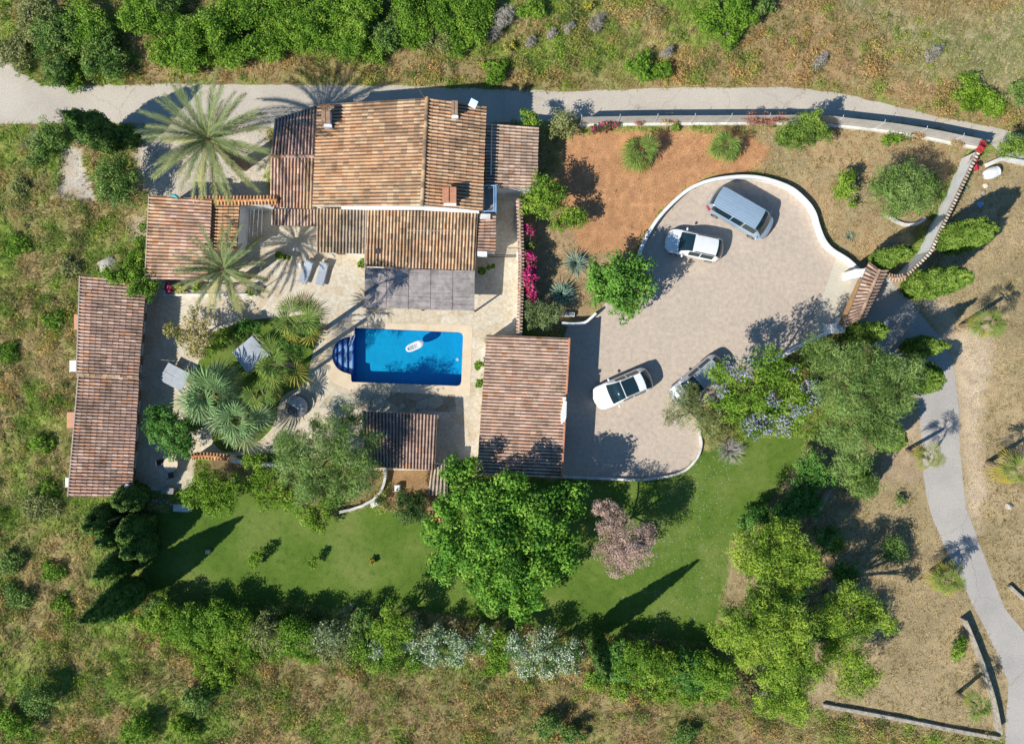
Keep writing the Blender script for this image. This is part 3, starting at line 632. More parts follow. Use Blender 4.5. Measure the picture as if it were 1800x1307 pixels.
mb.build('reed_mat',M['reed'],norm=True)
slab('backing_mat',[A,B,C,D],None,'greywood',.03,.05)
for t in (.02,.2,.4,.6,.8,.98):
    p=A.lerp(B,t); q=D.lerp(C,t); MB().tube([p-Vector((0,0,.14)),q-Vector((0,0,.14))],.05,6).build('rafter',M['woodbrown'])
for t in (.01,.5,.99):
    q=D.lerp(C,t)+Vector((0,.12,0)); MB().tube([(q.x,q.y,0),(q.x,q.y,2.12)],.07,8).build('post',M['woodbrown'])
pg.done()
# ---------------------------------------------------------------- north west outbuilding
n=Root('tiled_outbuilding','square pink tiled outbuilding behind the feathery date palm, left of the terrace','outbuilding',320,420)
A4=[P3(263,343,2.6),P3(373,350,3.05),P3(366,492,3.05),P3(256,490,2.6)]
tiles('roof',[A4[1],A4[2],A4[3],A4[0]] and [A4[2],A4[1],A4[0],A4[3]],None,'pink',seed=11,pal2=('warm',lambda u,v:v*.7)); slab('roof_slab',A4,None)
B4=[P3(373,352,2.75),P3(422,352,2.55),P3(416,441,2.55),P3(370,441,2.75)]
tiles('roof',[B4[0],B4[3],B4[2],B4[1]],None,'orange',seed=12,pal2=('buff',lambda u,v:.5),lich=.4); slab('roof_slab',B4,None)
_,wi=walls(A4,None,.18); walls(B4,None,.15)
mb=MB(); a=A4[0]; b=A4[3]; mb.tube([a+Vector((-.03,0,.02)),b+Vector((-.03,0,.02))],.06,6); mb.build('gutter',M['mortar'])
opening(None,wi[3],wi[2],.55,.75,.1,2.1,'door',(0,-1)); opening(None,wi[3],wi[2],.15,.35,1,2,'window',(0,-1)); opening(None,wi[0],wi[3],.4,.6,1,2,'window',(-1,0))
n.done()
tt=tag(MB().tube([P3(301,343,3.1),P3(307,344,3.15),P3(311,346,3.12),P3(313.5,350,3.1)],[.07,.12,.12,.05],8).build('roof_cowl',M['teal'],smooth=True),'small turquoise plastic cover on the top edge of the pink roof','cover')
# tiled garden wall between the outbuilding and the house
def capwall(name,label,pts,z,wd,pal,capw=None,cat='wall',mat='white',seed=0,pitch=.24,gable=True,base=0,tilefrac=1.):
    """pts: survey points of the wall's top line. A rendered wall with a coping of clay tiles laid across it."""
    q=[P3(a,b,z) for a,b in pts]; r=Root(name,label,cat,*pts[len(pts)//2]); cw=capw or wd*1.5
    mb=MB(); Ls=[];Rs=[]
    for i,p in enumerate(q):
        d=(q[min(i+1,len(q)-1)]-q[max(i-1,0)]).normalized(); s=Vector((-d.y,d.x,0)); Ls.append((p,s))
    L2=[(p+s*wd/2) for p,s in Ls]; R2=[(p-s*wd/2) for p,s in Ls]; n_=len(q)
    V=[(v.x,v.y,base) for v in L2]+[(v.x,v.y,z) for v in L2]+[(v.x,v.y,z) for v in R2]+[(v.x,v.y,base) for v in R2]
    F=[]
    for i in range(n_-1):
        for k in range(3): F.append((k*n_+i,k*n_+i+1,(k+1)*n_+i+1,(k+1)*n_+i))
    F+=[(0,n_,2*n_,3*n_),(n_-1,2*n_-1,3*n_-1,4*n_-1)]
    mb.add(V,F).build('wall',M[mat])
    if pal:
        for i in range(n_-1):
            for sg in ((1,-1) if gable else (1,)):
                a,b=q[i],q[i+1]; sa,sb=Ls[i][1]*sg,Ls[i+1][1]*sg
                hi=Vector((0,0,.14)); lo=Vector((0,0,.05))
                c4=[a+hi,b+hi,b+sb*cw/2+lo,a+sa*cw/2+lo] if sg>0 else [b+hi,a+hi,a+sa*cw/2+lo,b+sb*cw/2+lo]
                if not gable: c4=[a-sa*cw/2+hi,b-sb*cw/2+hi,b+sb*cw/2+lo,a+sa*cw/2+lo]
                tiles('coping_tiles',c4,None,pal,pitch=pitch,tl=.5,seed=seed+i,lich=.3)
        mb=MB()
        V=[(p-s*cw*.42+Vector((0,0,.03))) for p,s in Ls]+[(p+s*cw*.42+Vector((0,0,.03))) for p,s in Ls]
        for i in range(n_-1): mb.prism([(V[i].x,V[i].y),(V[i+1].x,V[i+1].y),(V[n_+i+1].x,V[n_+i+1].y),(V[n_+i].x,V[n_+i].y)],z+.003,z+.04)
        mb.build('mortar_bed',M['mortar'])
        if gable and n_<=6:
            for i in range(n_-1): ridge_tiles('ridge',q[i]+Vector((0,0,.13)),q[i+1]+Vector((0,0,.13)),None,pal,.09,seed+i,.45)
    r.done(); return r.r
capwall('tile_topped_wall','orange tile topped wall joining the pink outbuilding to the farmhouse',[(338,353),(423,353),(487,352)],2.75,.3,'orange',.62,seed=20)
capwall('tile_topped_wall','long white wall with small brown tile coping left of the pink bougainvillea',[(912,350),(914.5,400),(916,470),(914,545),(912,592)],1.9,.22,'old',.36,seed=24)
capwall('tile_topped_wall','short brick coloured tile coping between the clipped tree and the fan palms',[(338,803),(347,800),(370,801),(404,804)],1.2,.25,'orange',.45,seed=28)
capwall('low_garden_wall','white rendered wall top running on from the orange coping under the lime shrub',[(406,810),(440,815),(475,818),(510,822)],1.0,.22,None)
capwall('low_garden_wall','curved pale retaining wall around the pine bed above the lawn',[(676,822),(677,838),(674,852),(668,866),(656,878),(636,889),(615,896),(596,900)],.55,.18,None,mat='whitedirt')
# ---------------------------------------------------------------- long west building
n=Root('long_outbuilding','long narrow outbuilding with brown and pink tiles at the left edge of the terrace','outbuilding',190,680)
U=[P3(142,485,2.35),P3(258,494,2.05),P3(244.5,661,2.05),P3(136,656,2.35)]
L4=[P3(139.5,659,2.3),P3(245.5,664,2.0),P3(232,874,2.0),P3(121,872,2.3)]
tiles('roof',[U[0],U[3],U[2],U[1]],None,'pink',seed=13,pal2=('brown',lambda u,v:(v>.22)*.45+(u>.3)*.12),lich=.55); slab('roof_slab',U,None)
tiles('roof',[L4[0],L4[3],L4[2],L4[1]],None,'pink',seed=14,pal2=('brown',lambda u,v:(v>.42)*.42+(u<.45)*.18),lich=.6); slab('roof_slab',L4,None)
ridge_tiles('ridge',U[3]+Vector((0,-.03,.05)),U[2]+Vector((0,-.05,.05)),None,'buff',.1,16)
for q in (U,L4):
    i=inset(q,.22); ex=[Vector((v.x-(.55 if k in (1,2) else 0),v.y,v.z)) for k,v in enumerate(i)]
    MB().prism([(v.x,v.y) for v in ex],0,[v.z-(.17 if k not in (1,2) else .02) for k,v in enumerate(ex)]).build('wall',M['blueshade'])
    for t in (.1,.35,.6,.82): opening(None,ex[2],ex[1],t,t+.1,.1,1.75,'door',(1,0),'woodbrown')
    MB().tube([q[0]+Vector((-.04,0,.03)),q[3]+Vector((-.04,0,.03))],.07,6).build('verge',M['mortar'])
def bxp(x0,y0,x1,y1,z0,z1,mat,name):
    a=P(x0,y1,z1); b=P(x1,y0,z1); return MB().box(a[0],b[0],a[1],b[1],z0,z1).build(name,M[mat],bevel=.015)
bxp(122,633,137,653,0,2.2,'white','chimney_breast'); bxp(117.5,724,131.5,752,0,1.7,'pinkclay','terracotta_lean_to'); bxp(114.5,839,125,856,0,2.2,'white','chimney_breast'); bxp(130,552,140,579,0,1.7,'pinkclay','terracotta_lean_to')
MB().lathe(P3(226,853,2.02),[(0,.3),(.16,.3),(.18,.12),(.06,.1),(.06,-.1)],12).build('roof_vent',M['whitedirt'])
n.done()
# ---------------------------------------------------------------- garage by the driveway
n=Root('garage','pale orange tiled garage between the pool terrace and the paved yard','garage',925,710)
G4=[P3(855.5,588,2.25),P3(1002,594,2.75),P3(988,840,2.75),P3(838,833,2.25)]
tiles('roof',[G4[1],G4[2],G4[3],G4[0]] and [G4[2],G4[1],G4[0],G4[3]],None,'old',seed=15,pal2=('pink',lambda u,v:.5),lich=.25); slab('roof_slab',G4,None,'terra')
_,gi=walls(G4,None,.12)
MB().tube([G4[1]+Vector((-.02,0,.05)),G4[2]+Vector((-.02,0,.05))],.08,6).build('verge',M['terra'])
opening(None,gi[2],gi[1],.15,.38,.05,2.1,'door',(1,0)); opening(None,gi[2],gi[1],.62,.85,.05,2.1,'door',(1,0)); opening(None,gi[3],gi[0],.3,.4,.1,2,'door',(-1,0)); opening(None,gi[3],gi[0],.6,.72,.9,1.8,'window',(-1,0))
mb=MB(); a=P3(992,700,3.1); b=P3(988,745,3.1)
mb.prism([(a.x-.04,a.y-.1),(a.x+.18,a.y-.2),(b.x+.3,b.y+.5),(b.x+.22,b.y+.2),(b.x-.05,b.y),(b.x-.08,b.y+.6)],2.6,3.1); mb.box(a.x-.1,a.x+.12,a.y-.1,a.y+.12,2.6,3.25); mb.build('bell_gable',M['white'],bevel=.02)
n.done()
# ---------------------------------------------------------------- pool kitchen
n=Root('pool_shelter','small dark brown tiled shelter half under the grey green tree south of the pool','shelter',705,775)
K4=[P3(637,722,2.0),P3(769,729,2.0),P3(764,826,2.35),P3(640,820,2.35)]
tiles('roof',[K4[3],K4[2],K4[1],K4[0]],None,'brown',seed=17,lich=.5); slab('roof_slab',K4,None); 
for a,b in ((K4[0],(.2,-.2)),(K4[1],(-.2,-.2))): MB().box(a.x+b[0]-.12,a.x+b[0]+.12,a.y+b[1]-.12,a.y+b[1]+.12,0,1.85).build('pillar',M['white'])
MB().prism([(K4[3].x,K4[3].y+.05),(K4[2].x,K4[2].y+.05),(K4[2].x,K4[2].y+.3),(K4[3].x,K4[3].y+.3)],0,2.18).build('wall',M['whitedirt'])
MB().box(K4[3].x+.3,K4[2].x-.3,K4[3].y+.4,K4[3].y+1.1,0,.95).build('worktop',M['white'],bevel=.02)
n.done()
def smallroof(label,c4,pal,seed,cat='shelter'):
    r=Root('tiled_shelter',label,cat,c4[0][0],c4[0][1]); q=[P3(*c) for c in c4]
    tiles('roof',q,None,pal,seed=seed); slab('roof_slab',q,None); walls(q,None,.12,low=.15); r.done()
smallroof('narrow lean-to with one bright orange tile row beside the dark round tree',[(759,816,1.9),(786,816,1.9),(787,872,1.55),(752,868,1.55)],'grey',31)
smallroof('little bright orange tiled canopy edge poking out from the big green tree',[(755,897,1.3),(775,897,1.3),(778,915,1.2),(753,918,1.2)],'orange',32)
smallroof('small tiled oven roof with lilac ridge beside the stone pile',[(181,996,1.35),(206,996,1.35),(204,1014,1.25),(181,1014,1.25)],'purple',33,'oven')
# ---------------------------------------------------------------- gate house roof and gate
n=Root('entrance_gate','roofed entrance gateway of brown tiles over a timber lintel at the drive entrance','gate',1520,520)
rN=P3(1545.7,474,3.1); rS=P3(1509,562,3.1); wN=P3(1527.5,460,2.85); wS=P3(1483,577,2.85); eN=P3(1561,474,2.85); eS=P3(1519,560,2.85)
tiles('roof',[rS,rN,wN,wS],None,'old',seed=41,pitch=.26,pal2=('brown',lambda u,v:.55)); tiles('roof',[rN,rS,eS,eN],None,'old',seed=42,pitch=.26,pal2=('brown',lambda u,v:.55))
slab('roof_slab',[rS,rN,wN,wS],None); slab('roof_slab',[rN,rS,eS,eN],None); ridge_tiles('ridge',rN+Vector((0,0,.05)),rS+Vector((0,0,.05)),None,'old',.12,43)
l0=P3(1512,490,2.5); l1=P3(1476,570,2.5); dd=(l1-l0).normalized(); ss=Vector((-dd.y,dd.x,0)); mb=MB()
for off in (-.08,.28): mb.prism([((l0+ss*off).x,(l0+ss*off).y),((l1+ss*off).x,(l1+ss*off).y),((l1+ss*(off+.3)).x,(l1+ss*(off+.3)).y),((l0+ss*(off+.3)).x,(l0+ss*(off+.3)).y)],2.38 if off<0 else 2.5,2.5 if off<0 else 2.62)
M['warmwood']=stain('orange_brown_timber',(.42,.25,.11),.75,.35,3)
mb.build('lintel',M['warmwood'])
for (px,py,zz,s_) in ((1513,480,2.3,.32),(1478,576,2.3,.34)):
    x,y=P(px,py,zz); MB().box(x-s_,x+s_,y-s_,y+s_,0,zz).build('pillar',M['white'],bevel=.03)
for (px,py) in ((1530,474),(1500,560)):
    x,y=P(px,py,2.6); MB().box(x-.2,x+.2,y-.2,y+.2,0,2.62).build('pillar',M['white'],bevel=.03)
for t in (.08,.52):
    a=P3(1525,487,0).lerp(P3(1492,566,0),t); b=P3(1525,487,0).lerp(P3(1492,566,0),t+.42); MB().prism([(a.x,a.y),(b.x,b.y),(b.x+.06,b.y),(a.x+.06,a.y)],.08,2.1).build('gate_leaf',M['woodbrown'])
n.done()
capwall('tile_topped_wall','short curved tile coped wall joining the gate roof to the cypresses',[(1560,486),(1570,489),(1580,489),(1590,486)],1.9,.25,'old',.45,seed=44)
capwall('boundary_wall','tall white boundary wall with speckled tile coping on the right of the garden',[(1717,268),(1701,302),(1678,350),(1653,402),(1634,443),(1604,473),(1592,484)],1.75,.2,'pale',.24,mat='white',seed=50,gable=False)
# white curved walls round the yard
def kerbwall(label,pts,hh,wd,mat='white',cl=.2,name='curved_wall'):
    q=smooth_poly(pix(pts,hh),False,cl); mb=MB(); n_=len(q); V=[];
    for i,p in enumerate(q):
        a=Vector(q[max(i-1,0)]); b=Vector(q[min(i+1,n_-1)]); d=(b-a).normalized(); s=Vector((-d.y,d.x))*wd/2; p=Vector(p)
        for sg,z in ((1,0),(1,hh),(-1,hh),(-1,0)): V.append((p.x+s.x*sg,p.y+s.y*sg,z))
    F=[]
    for i in range(n_-1):
        for k in range(3): F.append((4*i+k,4*i+4+k,4*i+5+k,4*i+1+k))
    F+=[(0,1,2,3),(4*n_-4,4*n_-3,4*n_-2,4*n_-1)]
    return tag(mb.add(V,F).build(name,M[mat],bevel=.012),label,'wall')
kerbwall('broad white curved wall around the top of the paved yard',[(1122,458),(1127,438),(1141,408),(1160,380),(1189,350),(1217,329),(1252,316),(1300,310),(1342,313),(1387,328),(1413,348),(1431,371),(1440,399),(1449,421),(1463,438),(1491,456),(1515,478)],.65,.23)
kerbwall('narrow white kerb curving around the bottom of the paved yard',[(990,838),(1060,841),(1110,843),(1150,841),(1198,830),(1224,807),(1233,783),(1231,765),(1226,740),(1218,722)],.3,.16,'whitedirt')
kerbwall('white wall running down from the gate into the jacaranda',[(1478,576),(1440,593),(1400,613),(1368,630),(1335,650)],.9,.2)
kerbwall('short white curved wall at the garage corner',[(988,567),(1005,569),(1027,567),(1037,560),(1048,550)],.9,.18)
kerbwall('rough dry stone wall with an olive tree at the foot of the field',[(1448,1240),(1520,1253),(1600,1268),(1680,1284),(1758,1298)],.35,.26,'stonewall',.5,'stone_wall')
kerbwall('thin stone wall running beside the lane down to the lower corner',[(1699,1090),(1716,1130),(1733,1175),(1750,1230),(1762,1290)],.85,.12,'stonewall',.5,'stone_wall')
kerbwall('short stone wall beside the dark shrubs at the right end of the lawn',[(1461,862),(1450,880),(1440,900),(1434,918)],.6,.25,'stonewall',.4,'stone_wall')
kerbwall('short stone wall piece under the yellow green tree',[(1325,1212),(1350,1220),(1380,1228)],.35,.26,'stonewall',.4,'stone_wall')
kerbwall('small white retaining kerb below the road at the upper right',[(1735,290),(1748,284),(1762,278),(1785,282),(1820,288)],.3,.28,'whitedirt',.4,'kerb_wall')
kerbwall('thin broken wall by the right picture edge',[(1776,1030),(1800,1052),(1830,1075)],.4,.2,'stonewall',.4,'stone_wall')
kerbwall('low stone edging of the round flower bed under the grey green shrub tree',[(1560,378),(1572,386),(1590,394),(1612,393),(1628,383)],.3,.2,'whitedirt',.3,'bed_edging')
# fence along the road
n=Root('screen_fence','long grey screened fence with thin posts along the road','fence',1400,215)
base=[(1019,219),(1100,217.5),(1200,216.5),(1300,216),(1400,215.5),(1440,216.5),(1480,221),(1550,229),(1620,240),(1670,250),(1717,259)]
q=smooth_poly(pix(base),False,.5); V=[];F=[]
for i,p in enumerate(q):
    V+=[(p[0],p[1],.15),(p[0],p[1],1.65),(p[0],p[1]+.02,1.65),(p[0],p[1]+.02,.15)]
    if i: b=4*i; F+=[(b-4,b,b+1,b-3),(b-3,b+1,b+2,b-2),(b-2,b+2,b+3,b-1)]
MB().add(V,F).build('screen',M['screen'])
for k in range(0,len(q),5):
    p=q[k]; MB().tube([(p[0],p[1]-.04,0),(p[0],p[1]-.04,1.75),(p[0]-.02,p[1]+.10,1.92)],.016,6).build('post',M['whitemetal'])
V=[];F=[]
for i,p in enumerate(q):
    V+=[(p[0],p[1]-.22,0),(p[0],p[1]-.22,.28),(p[0],p[1]-.03,.28),(p[0],p[1]-.03,0)]
    if i: b=4*i; F+=[(b-4,b,b+1,b-3),(b-3,b+1,b+2,b-2),(b-2,b+2,b+3,b-1)]
MB().add(V,F).build('footing',M['whitedirt']); n.done()
# ---------------------------------------------------------------- plants: leaves are small faces spread through each crown
def unit(v): return v/np.maximum(np.linalg.norm(v,axis=-1,keepdims=True),1e-9)
def leaf_faces(C_,Nn,size,asp,rg,jit=.55):
    n=len(C_); nn=unit(Nn+rg.normal(0,jit,(n,3))); t=unit(np.cross(nn,rg.normal(0,1,(n,3)))); b=np.cross(nn,t)
    s=(size*rg.uniform(.65,1.35,n))[:,None] if np.isscalar(size) else (size*rg.uniform(.7,1.3,n))[:,None]
    V=np.stack([C_+t*s,C_+b*s*asp,C_-t*s,C_-b*s*asp],1).reshape(-1,3); return V,np.arange(4*n).reshape(n,4)
#        rc  leaf asp dens  palette (dark, mid, light)                                            up-bias lobecover
KIND={
 'broad':(.72,.105,.6,1.0,[(0.041, 0.114, 0.015), (0.114, 0.28, 0.029), (0.239, 0.429, 0.051)],.5,1.0),
 'mulberry':(.55,.095,.6,1.0,[(0.069, 0.175, 0.03), (0.132, 0.288, 0.042), (0.206, 0.4, 0.06)],.5,1.1),
 'lemon':(.34,.075,.5,1.0,[(0.07, 0.166, 0.017), (0.151, 0.281, 0.028), (0.303, 0.417, 0.055)],.5,1.1),
 'lime':(.34,.07,.5,.95,[(0.074, 0.156, 0.01), (0.175, 0.315, 0.025), (0.303, 0.436, 0.059)],.5,1.0),
 'glossy':(.30,.07,.55,1.2,[(0.035, 0.117, 0.017), (0.088, 0.219, 0.036), (0.176, 0.344, 0.072)],.5,1.2),
 'dark':(.34,.065,.45,1.2,[(0.028, 0.072, 0.018), (0.063, 0.13, 0.03), (0.126, 0.195, 0.06)],.4,1.1),
 'olive':(.55,.10,.22,1.2,[(0.075, 0.114, 0.04), (0.189, 0.256, 0.09), (0.315, 0.369, 0.153)],.3,1.0),
 'pine':(.60,.12,.16,1.5,[(0.065, 0.118, 0.026), (0.192, 0.306, 0.069), (0.302, 0.416, 0.123)],.3,1.0),
 'grevillea':(.42,.13,.12,1.4,[(0.106, 0.134, 0.039), (0.221, 0.27, 0.088), (0.332, 0.371, 0.137)],.2,1.0),
 'mimosa':(.60,.10,.25,1.2,[(0.059, 0.12, 0.014), (0.232, 0.375, 0.038), (0.39, 0.493, 0.065)],.45,1.05),
 'jaca':(.46,.085,.45,.85,[(0.055, 0.121, 0.012), (0.165, 0.302, 0.028), (0.277, 0.409, 0.057)],.4,.9),
 'scrub':(.52,.07,.5,1.1,[(0.055, 0.134, 0.013), (0.152, 0.297, 0.027), (0.275, 0.416, 0.054)],.4,1.1),
 'scrubdark':(.42,.07,.5,1.0,[(0.074, 0.157, 0.035), (0.147, 0.257, 0.052), (0.265, 0.356, 0.094)],.4,1.1),
 'scrubolive':(.36,.08,.4,1.0,[(0.143, 0.182, 0.05), (0.247, 0.28, 0.088), (0.364, 0.364, 0.15)],.4,1.0),
 'greyherb':(.30,.10,.14,1.2,[(0.276, 0.253, 0.207), (0.391, 0.356, 0.299), (0.506, 0.471, 0.414)],.4,1.0),
 'dryred':(.26,.07,.4,.8,[(.30,.12,.08),(.45,.20,.13),(.55,.32,.22)],.4,1.0),
 'dryyellow':(.26,.07,.35,.8,[(.42,.27,.12),(.5,.34,.17),(.55,.42,.24)],.4,1.0),
 'pinkdry':(.42,.07,.35,.62,[(0.328, 0.213, 0.166), (0.481, 0.334, 0.263), (0.568, 0.425, 0.35)],.4,1.0),
 'yellowbrown':(.34,.075,.5,.42,[(0.156, 0.18, 0.036), (0.36, 0.324, 0.096), (0.528, 0.432, 0.192)],.3,.8),
 'oleander':(.36,.09,.22,1.2,[(0.056, 0.131, 0.027), (0.14, 0.269, 0.059), (0.257, 0.398, 0.118)],.6,1.1),
 'boug':(.28,.065,.7,1.0,[(.05,.10,.02),(.10,.17,.03),(.2,.22,.07)],.5,1.0),
 'cyp':(.30,.07,.35,1.6,[(0.054, 0.11, 0.017), (0.154, 0.258, 0.039), (0.289, 0.395, 0.07)],.4,1.3),
 'cypshade':(.30,.075,.3,1.6,[(0.053, 0.115, 0.024), (0.105, 0.193, 0.04), (0.189, 0.281, 0.06)],.4,1.3),  # darker copy of the cypress palette, shade of the unlit side put into it
}
def crown_arrays(lobes,kind,seed,dens=1.,flower=None):
    """lobes: (x,y,z,r,flat) in metres."""
    rc,ls,asp,dn,pal,upb,cov=KIND[kind]; rg=np.random.default_rng(seed); CC=[];NN=[];KK=[]; pal=np.array(pal)
    for (x,y,z,r,fl) in lobes:
        c=min(rc,r*.45); n=int(cov*9.0*(r/c)**2*(.52 if kind in ('mimosa','pine') else .42))+4; z=z+(rg.normal(0,.22)*min(1,r/1.2) if z>1.5 else 0)
        d=unit(rg.normal(0,1,(n,3))); d[:,2]=np.abs(d[:,2])*1.0-(rg.random(n)<.3)*rg.uniform(0,.9,n); d=unit(d)
        rad=r*rg.uniform(.42,.98,n)*(1+.14*np.sin(3*np.arctan2(d[:,1],d[:,0])+seed)); cc=np.array((x,y,z))+d*rad[:,None]*np.array((1,1,fl)); cc[:,2]=np.maximum(cc[:,2],c*.45)
        cr=c*rg.uniform(.55,1.15,n); m=np.maximum(12,(dn*dens*56*(cr/.4)**2*(.085/ls)**1.0).astype(int)); ci=np.repeat(np.arange(n),m); N=len(ci)
        e=unit(rg.normal(0,1,(N,3))); e[:,2]+=upb*rg.random(N); e=unit(e); q=cc[ci]+e*(cr[ci]*rg.uniform(.55,1.05,N))[:,None]*np.array((1,1,.85)); q[:,2]=np.maximum(q[:,2],.03)
        inn=rg.random(N)<.16; q[inn]=np.array((x,y,z))+(q[inn]-np.array((x,y,z)))*rg.uniform(.2,.8,(inn.sum(),1)); q[:,2]=np.maximum(q[:,2],.03)
        tone=rg.normal(.5,.25,n)[ci]+.12*e[:,2]+rg.normal(0,.14,N)+(fbm(q[:,0],q[:,1],1.6,seed+5,3)-.5)*.9
        t=np.clip(tone,0,1)*2; lo=np.clip(t,0,1)[:,None]; hi=np.clip(t-1,0,1)[:,None]
        col=pal[0]*(1-lo)+pal[1]*lo; col=col*(1-hi)+pal[2]*hi; col=col*rg.uniform(.85,1.15,(N,1))
        CC.append(q); NN.append(e+np.array((0,0,.35))); KK.append(col)
    C_=np.concatenate(CC); Nn=np.concatenate(NN); K_=np.concatenate(KK); V,F=leaf_faces(C_,Nn,ls,asp,rg)
    return V,F,np.repeat(K_,4,0),C_,Nn
def flower_arrays(C_,Nn,rg,frac,cols,size,mask=None):
    sel=rg.random(len(C_))<frac
    if mask is not None: sel&=mask(C_)
    q=C_[sel]+unit(Nn[sel])*.05; V,F=leaf_faces(q,Nn[sel],size,.7,rg); c=np.array(cols)[rg.integers(0,len(cols),len(q))]*rg.uniform(.8,1.15,(len(q),1)); return V,F,np.repeat(c,4,0)
SEED=[100]
def trunk_mesh(root,base,tips,r0,mat,seed,name='trunk'):
    rg=random.Random(seed); mb=MB(); n=len(tips)
    if n==0: return
    fork=Vector((sum(t[0] for t in tips)/n,sum(t[1] for t in tips)/n,0)).lerp(Vector((base[0],base[1],0)),.6); fork.z=min(t[2] for t in tips)*.45+.1
    b=Vector((base[0],base[1],-.05)); m=b.lerp(fork,.5)+Vector((rg.uniform(-.06,.06),rg.uniform(-.06,.06),0))
    mb.tube([b,b+Vector((0,0,.12)),m,fork],[r0*1.35,r0*1.05,r0*.9,r0*.8],8)
    for t in tips:
        t=Vector(t); k=fork.lerp(t,.5)+Vector((rg.uniform(-.15,.15),rg.uniform(-.15,.15),rg.uniform(.0,.2)))
        mb.tube([fork,k,t],[r0*.6,r0*.4,r0*.12],6)
        for _ in range(3):
            e=t+Vector((rg.uniform(-1,1),rg.uniform(-1,1),rg.uniform(-.1,.6)))*.6; mb.tube([k,k.lerp(e,.5)+Vector((0,0,.08)),e],[r0*.28,r0*.18,r0*.05],4,False)
    mb.v=[(x-root.location.x,y-root.location.y,z-root.location.z) for x,y,z in mb.v]
    return mb.build(name,M[mat],root,smooth=True)
def plant(name,label,cat,lobes,kind,group=None,dens=1.,bark='bark',flowers=None,fl=.8,base=None,trunk=True,r0=None,crown='crown',zb=None):
    """lobes: (px,py,r_px,z_centre) on the survey."""
    SEED[0]+=1; seed=SEED[0]; L_=[]
    for l in lobes:
        px,py,rp,z=l[:4]; x,y=P(px,py,z); r=rp*S*(1-z/H_CAM); L_.append((x,y,z,r,l[4] if len(l)>4 else fl))
    bx,by=(P(*base) if base else (sum(l[0] for l in L_)/len(L_),sum(l[1] for l in L_)/len(L_)))
    root=empty(name,label,cat,(bx,by,0),0,group)
    V,F,K_,C_,Nn=crown_arrays(L_,kind,seed,dens); off=np.array((bx,by,0))
    if flowers:
        rg=np.random.default_rng(seed); fv=flower_arrays(C_,Nn,rg,*flowers)
        if flowers[0]>=.3: np_mesh('flowers',fv[0]-off,fv[1],M['leaf'],root,fv[2])
        else: F=np.concatenate([F,fv[1]+len(V)]); V=np.concatenate([V,fv[0]]); K_=np.concatenate([K_,fv[2]])
    np_mesh(crown,V-off,F,M['leaf'],root,K_)
    if trunk:
        zm=max(l[2] for l in L_); trunk_mesh(root,(bx,by),[(l[0],l[1],l[2]+l[3]*.2) for l in L_[:8]],r0 or max(.04,.045*zm),bark,seed,'trunk' if zm>1.2 else 'stem')
    return root
def cypress(label,px,py,h,r,kind='cyp',group='cypress trees',blunt=.0,tops=1,lean=(0,0),base_z=.2):
    SEED[0]+=1; seed=SEED[0]; rg=np.random.default_rng(seed); bx,by=P(px,py); root=empty('cypress_tree',label,'cypress',(bx,by,0),0,group)
    lobes=[]; n=int(h*9)
    for tp in range(tops):
        ox,oy=(0,0) if tops==1 else (r*.75*math.cos(tp*2.1+seed),r*.75*math.sin(tp*2.1+seed)); hh=h*(1-.09*tp)
        for i in range(n):
            t=i/(n-1); prof=(math.sin(min(1,t*2.6+.25)*PI/2))*(1-t**(1.9+blunt*3))**.8; rr=r*prof*(1 if tops==1 else .62)
            for k in range(max(1,int(rr*7))):
                a=rg.uniform(0,2*PI); rr*=rg.uniform(.9,1.08); q=rr*rg.uniform(.62,.82); lobes.append((ox+lean[0]*t+q*math.cos(a),oy+lean[1]*t+q*math.sin(a),base_z+t*hh,max(.10,rr*.30+.05),1.9))
    rc,ls,asp,dn,pal,upb,cov=KIND[kind]; pal=np.array(pal); L_=np.array([l[:4] for l in lobes]); m=np.maximum(20,(420*(L_[:,3])**2*6*dn/1.6+26).astype(int)); ci=np.repeat(np.arange(len(L_)),m); N=len(ci)
    e=unit(rg.normal(0,1,(N,3))); q=L_[ci,:3]+e*(L_[ci,3]*rg.uniform(.6,1.05,N))[:,None]*np.array((1,1,2.1)); q[:,2]=np.maximum(q[:,2],.05)
    tone=rg.normal(.5,.22,len(L_))[ci]+rg.normal(0,.14,N)+.15*e[:,2]; t=np.clip(tone,0,1)*2; lo=np.clip(t,0,1)[:,None]; hi=np.clip(t-1,0,1)[:,None]
    col=pal[0]*(1-lo)+pal[1]*lo; col=col*(1-hi)+pal[2]*hi; V,F=leaf_faces(q,e,.085,.42,rg,.5); np_mesh('crown',V,F,M['leaf'],root,np.repeat(col,4,0))
    MB().tube([(0,0,-.05),(0,0,h*.5),(lean[0]*.8,lean[1]*.8,h*.85)],[.14,.09,.03],8).build('trunk',M['bark'],root,smooth=True); return root
def dead(name,label,cat,px,py,r,h,n=60,mat='deadwood',group=None,seed=None):
    SEED[0]+=1; rg=random.Random(seed or SEED[0]); bx,by=P(px,py,h*.5); root=empty(name,label,cat,(bx,by,0),0,group); mb=MB()
    for i in range(n):
        a=rg.uniform(0,2*PI); el=rg.uniform(.15,1.2); L_=r*rg.uniform(.6,1.1); e=Vector((math.cos(a)*L_*math.cos(el*.6),math.sin(a)*L_*math.cos(el*.6),h*math.sin(el)))
        k=e*.5+Vector((rg.uniform(-.1,.1),rg.uniform(-.1,.1),.1*h)); mb.tube([(0,0,0),k,e],[.03,.018,.006],3,False)
        for _ in range(4):
            f=k.lerp(e,rg.random())+Vector((rg.uniform(-.25,.25),rg.uniform(-.25,.25),rg.uniform(0,.2)))*r*.8; mb.tube([k.lerp(e,.3),f],[.012,.005],3,False)
    mb.build('branches',M[mat],root,norm=False); return root
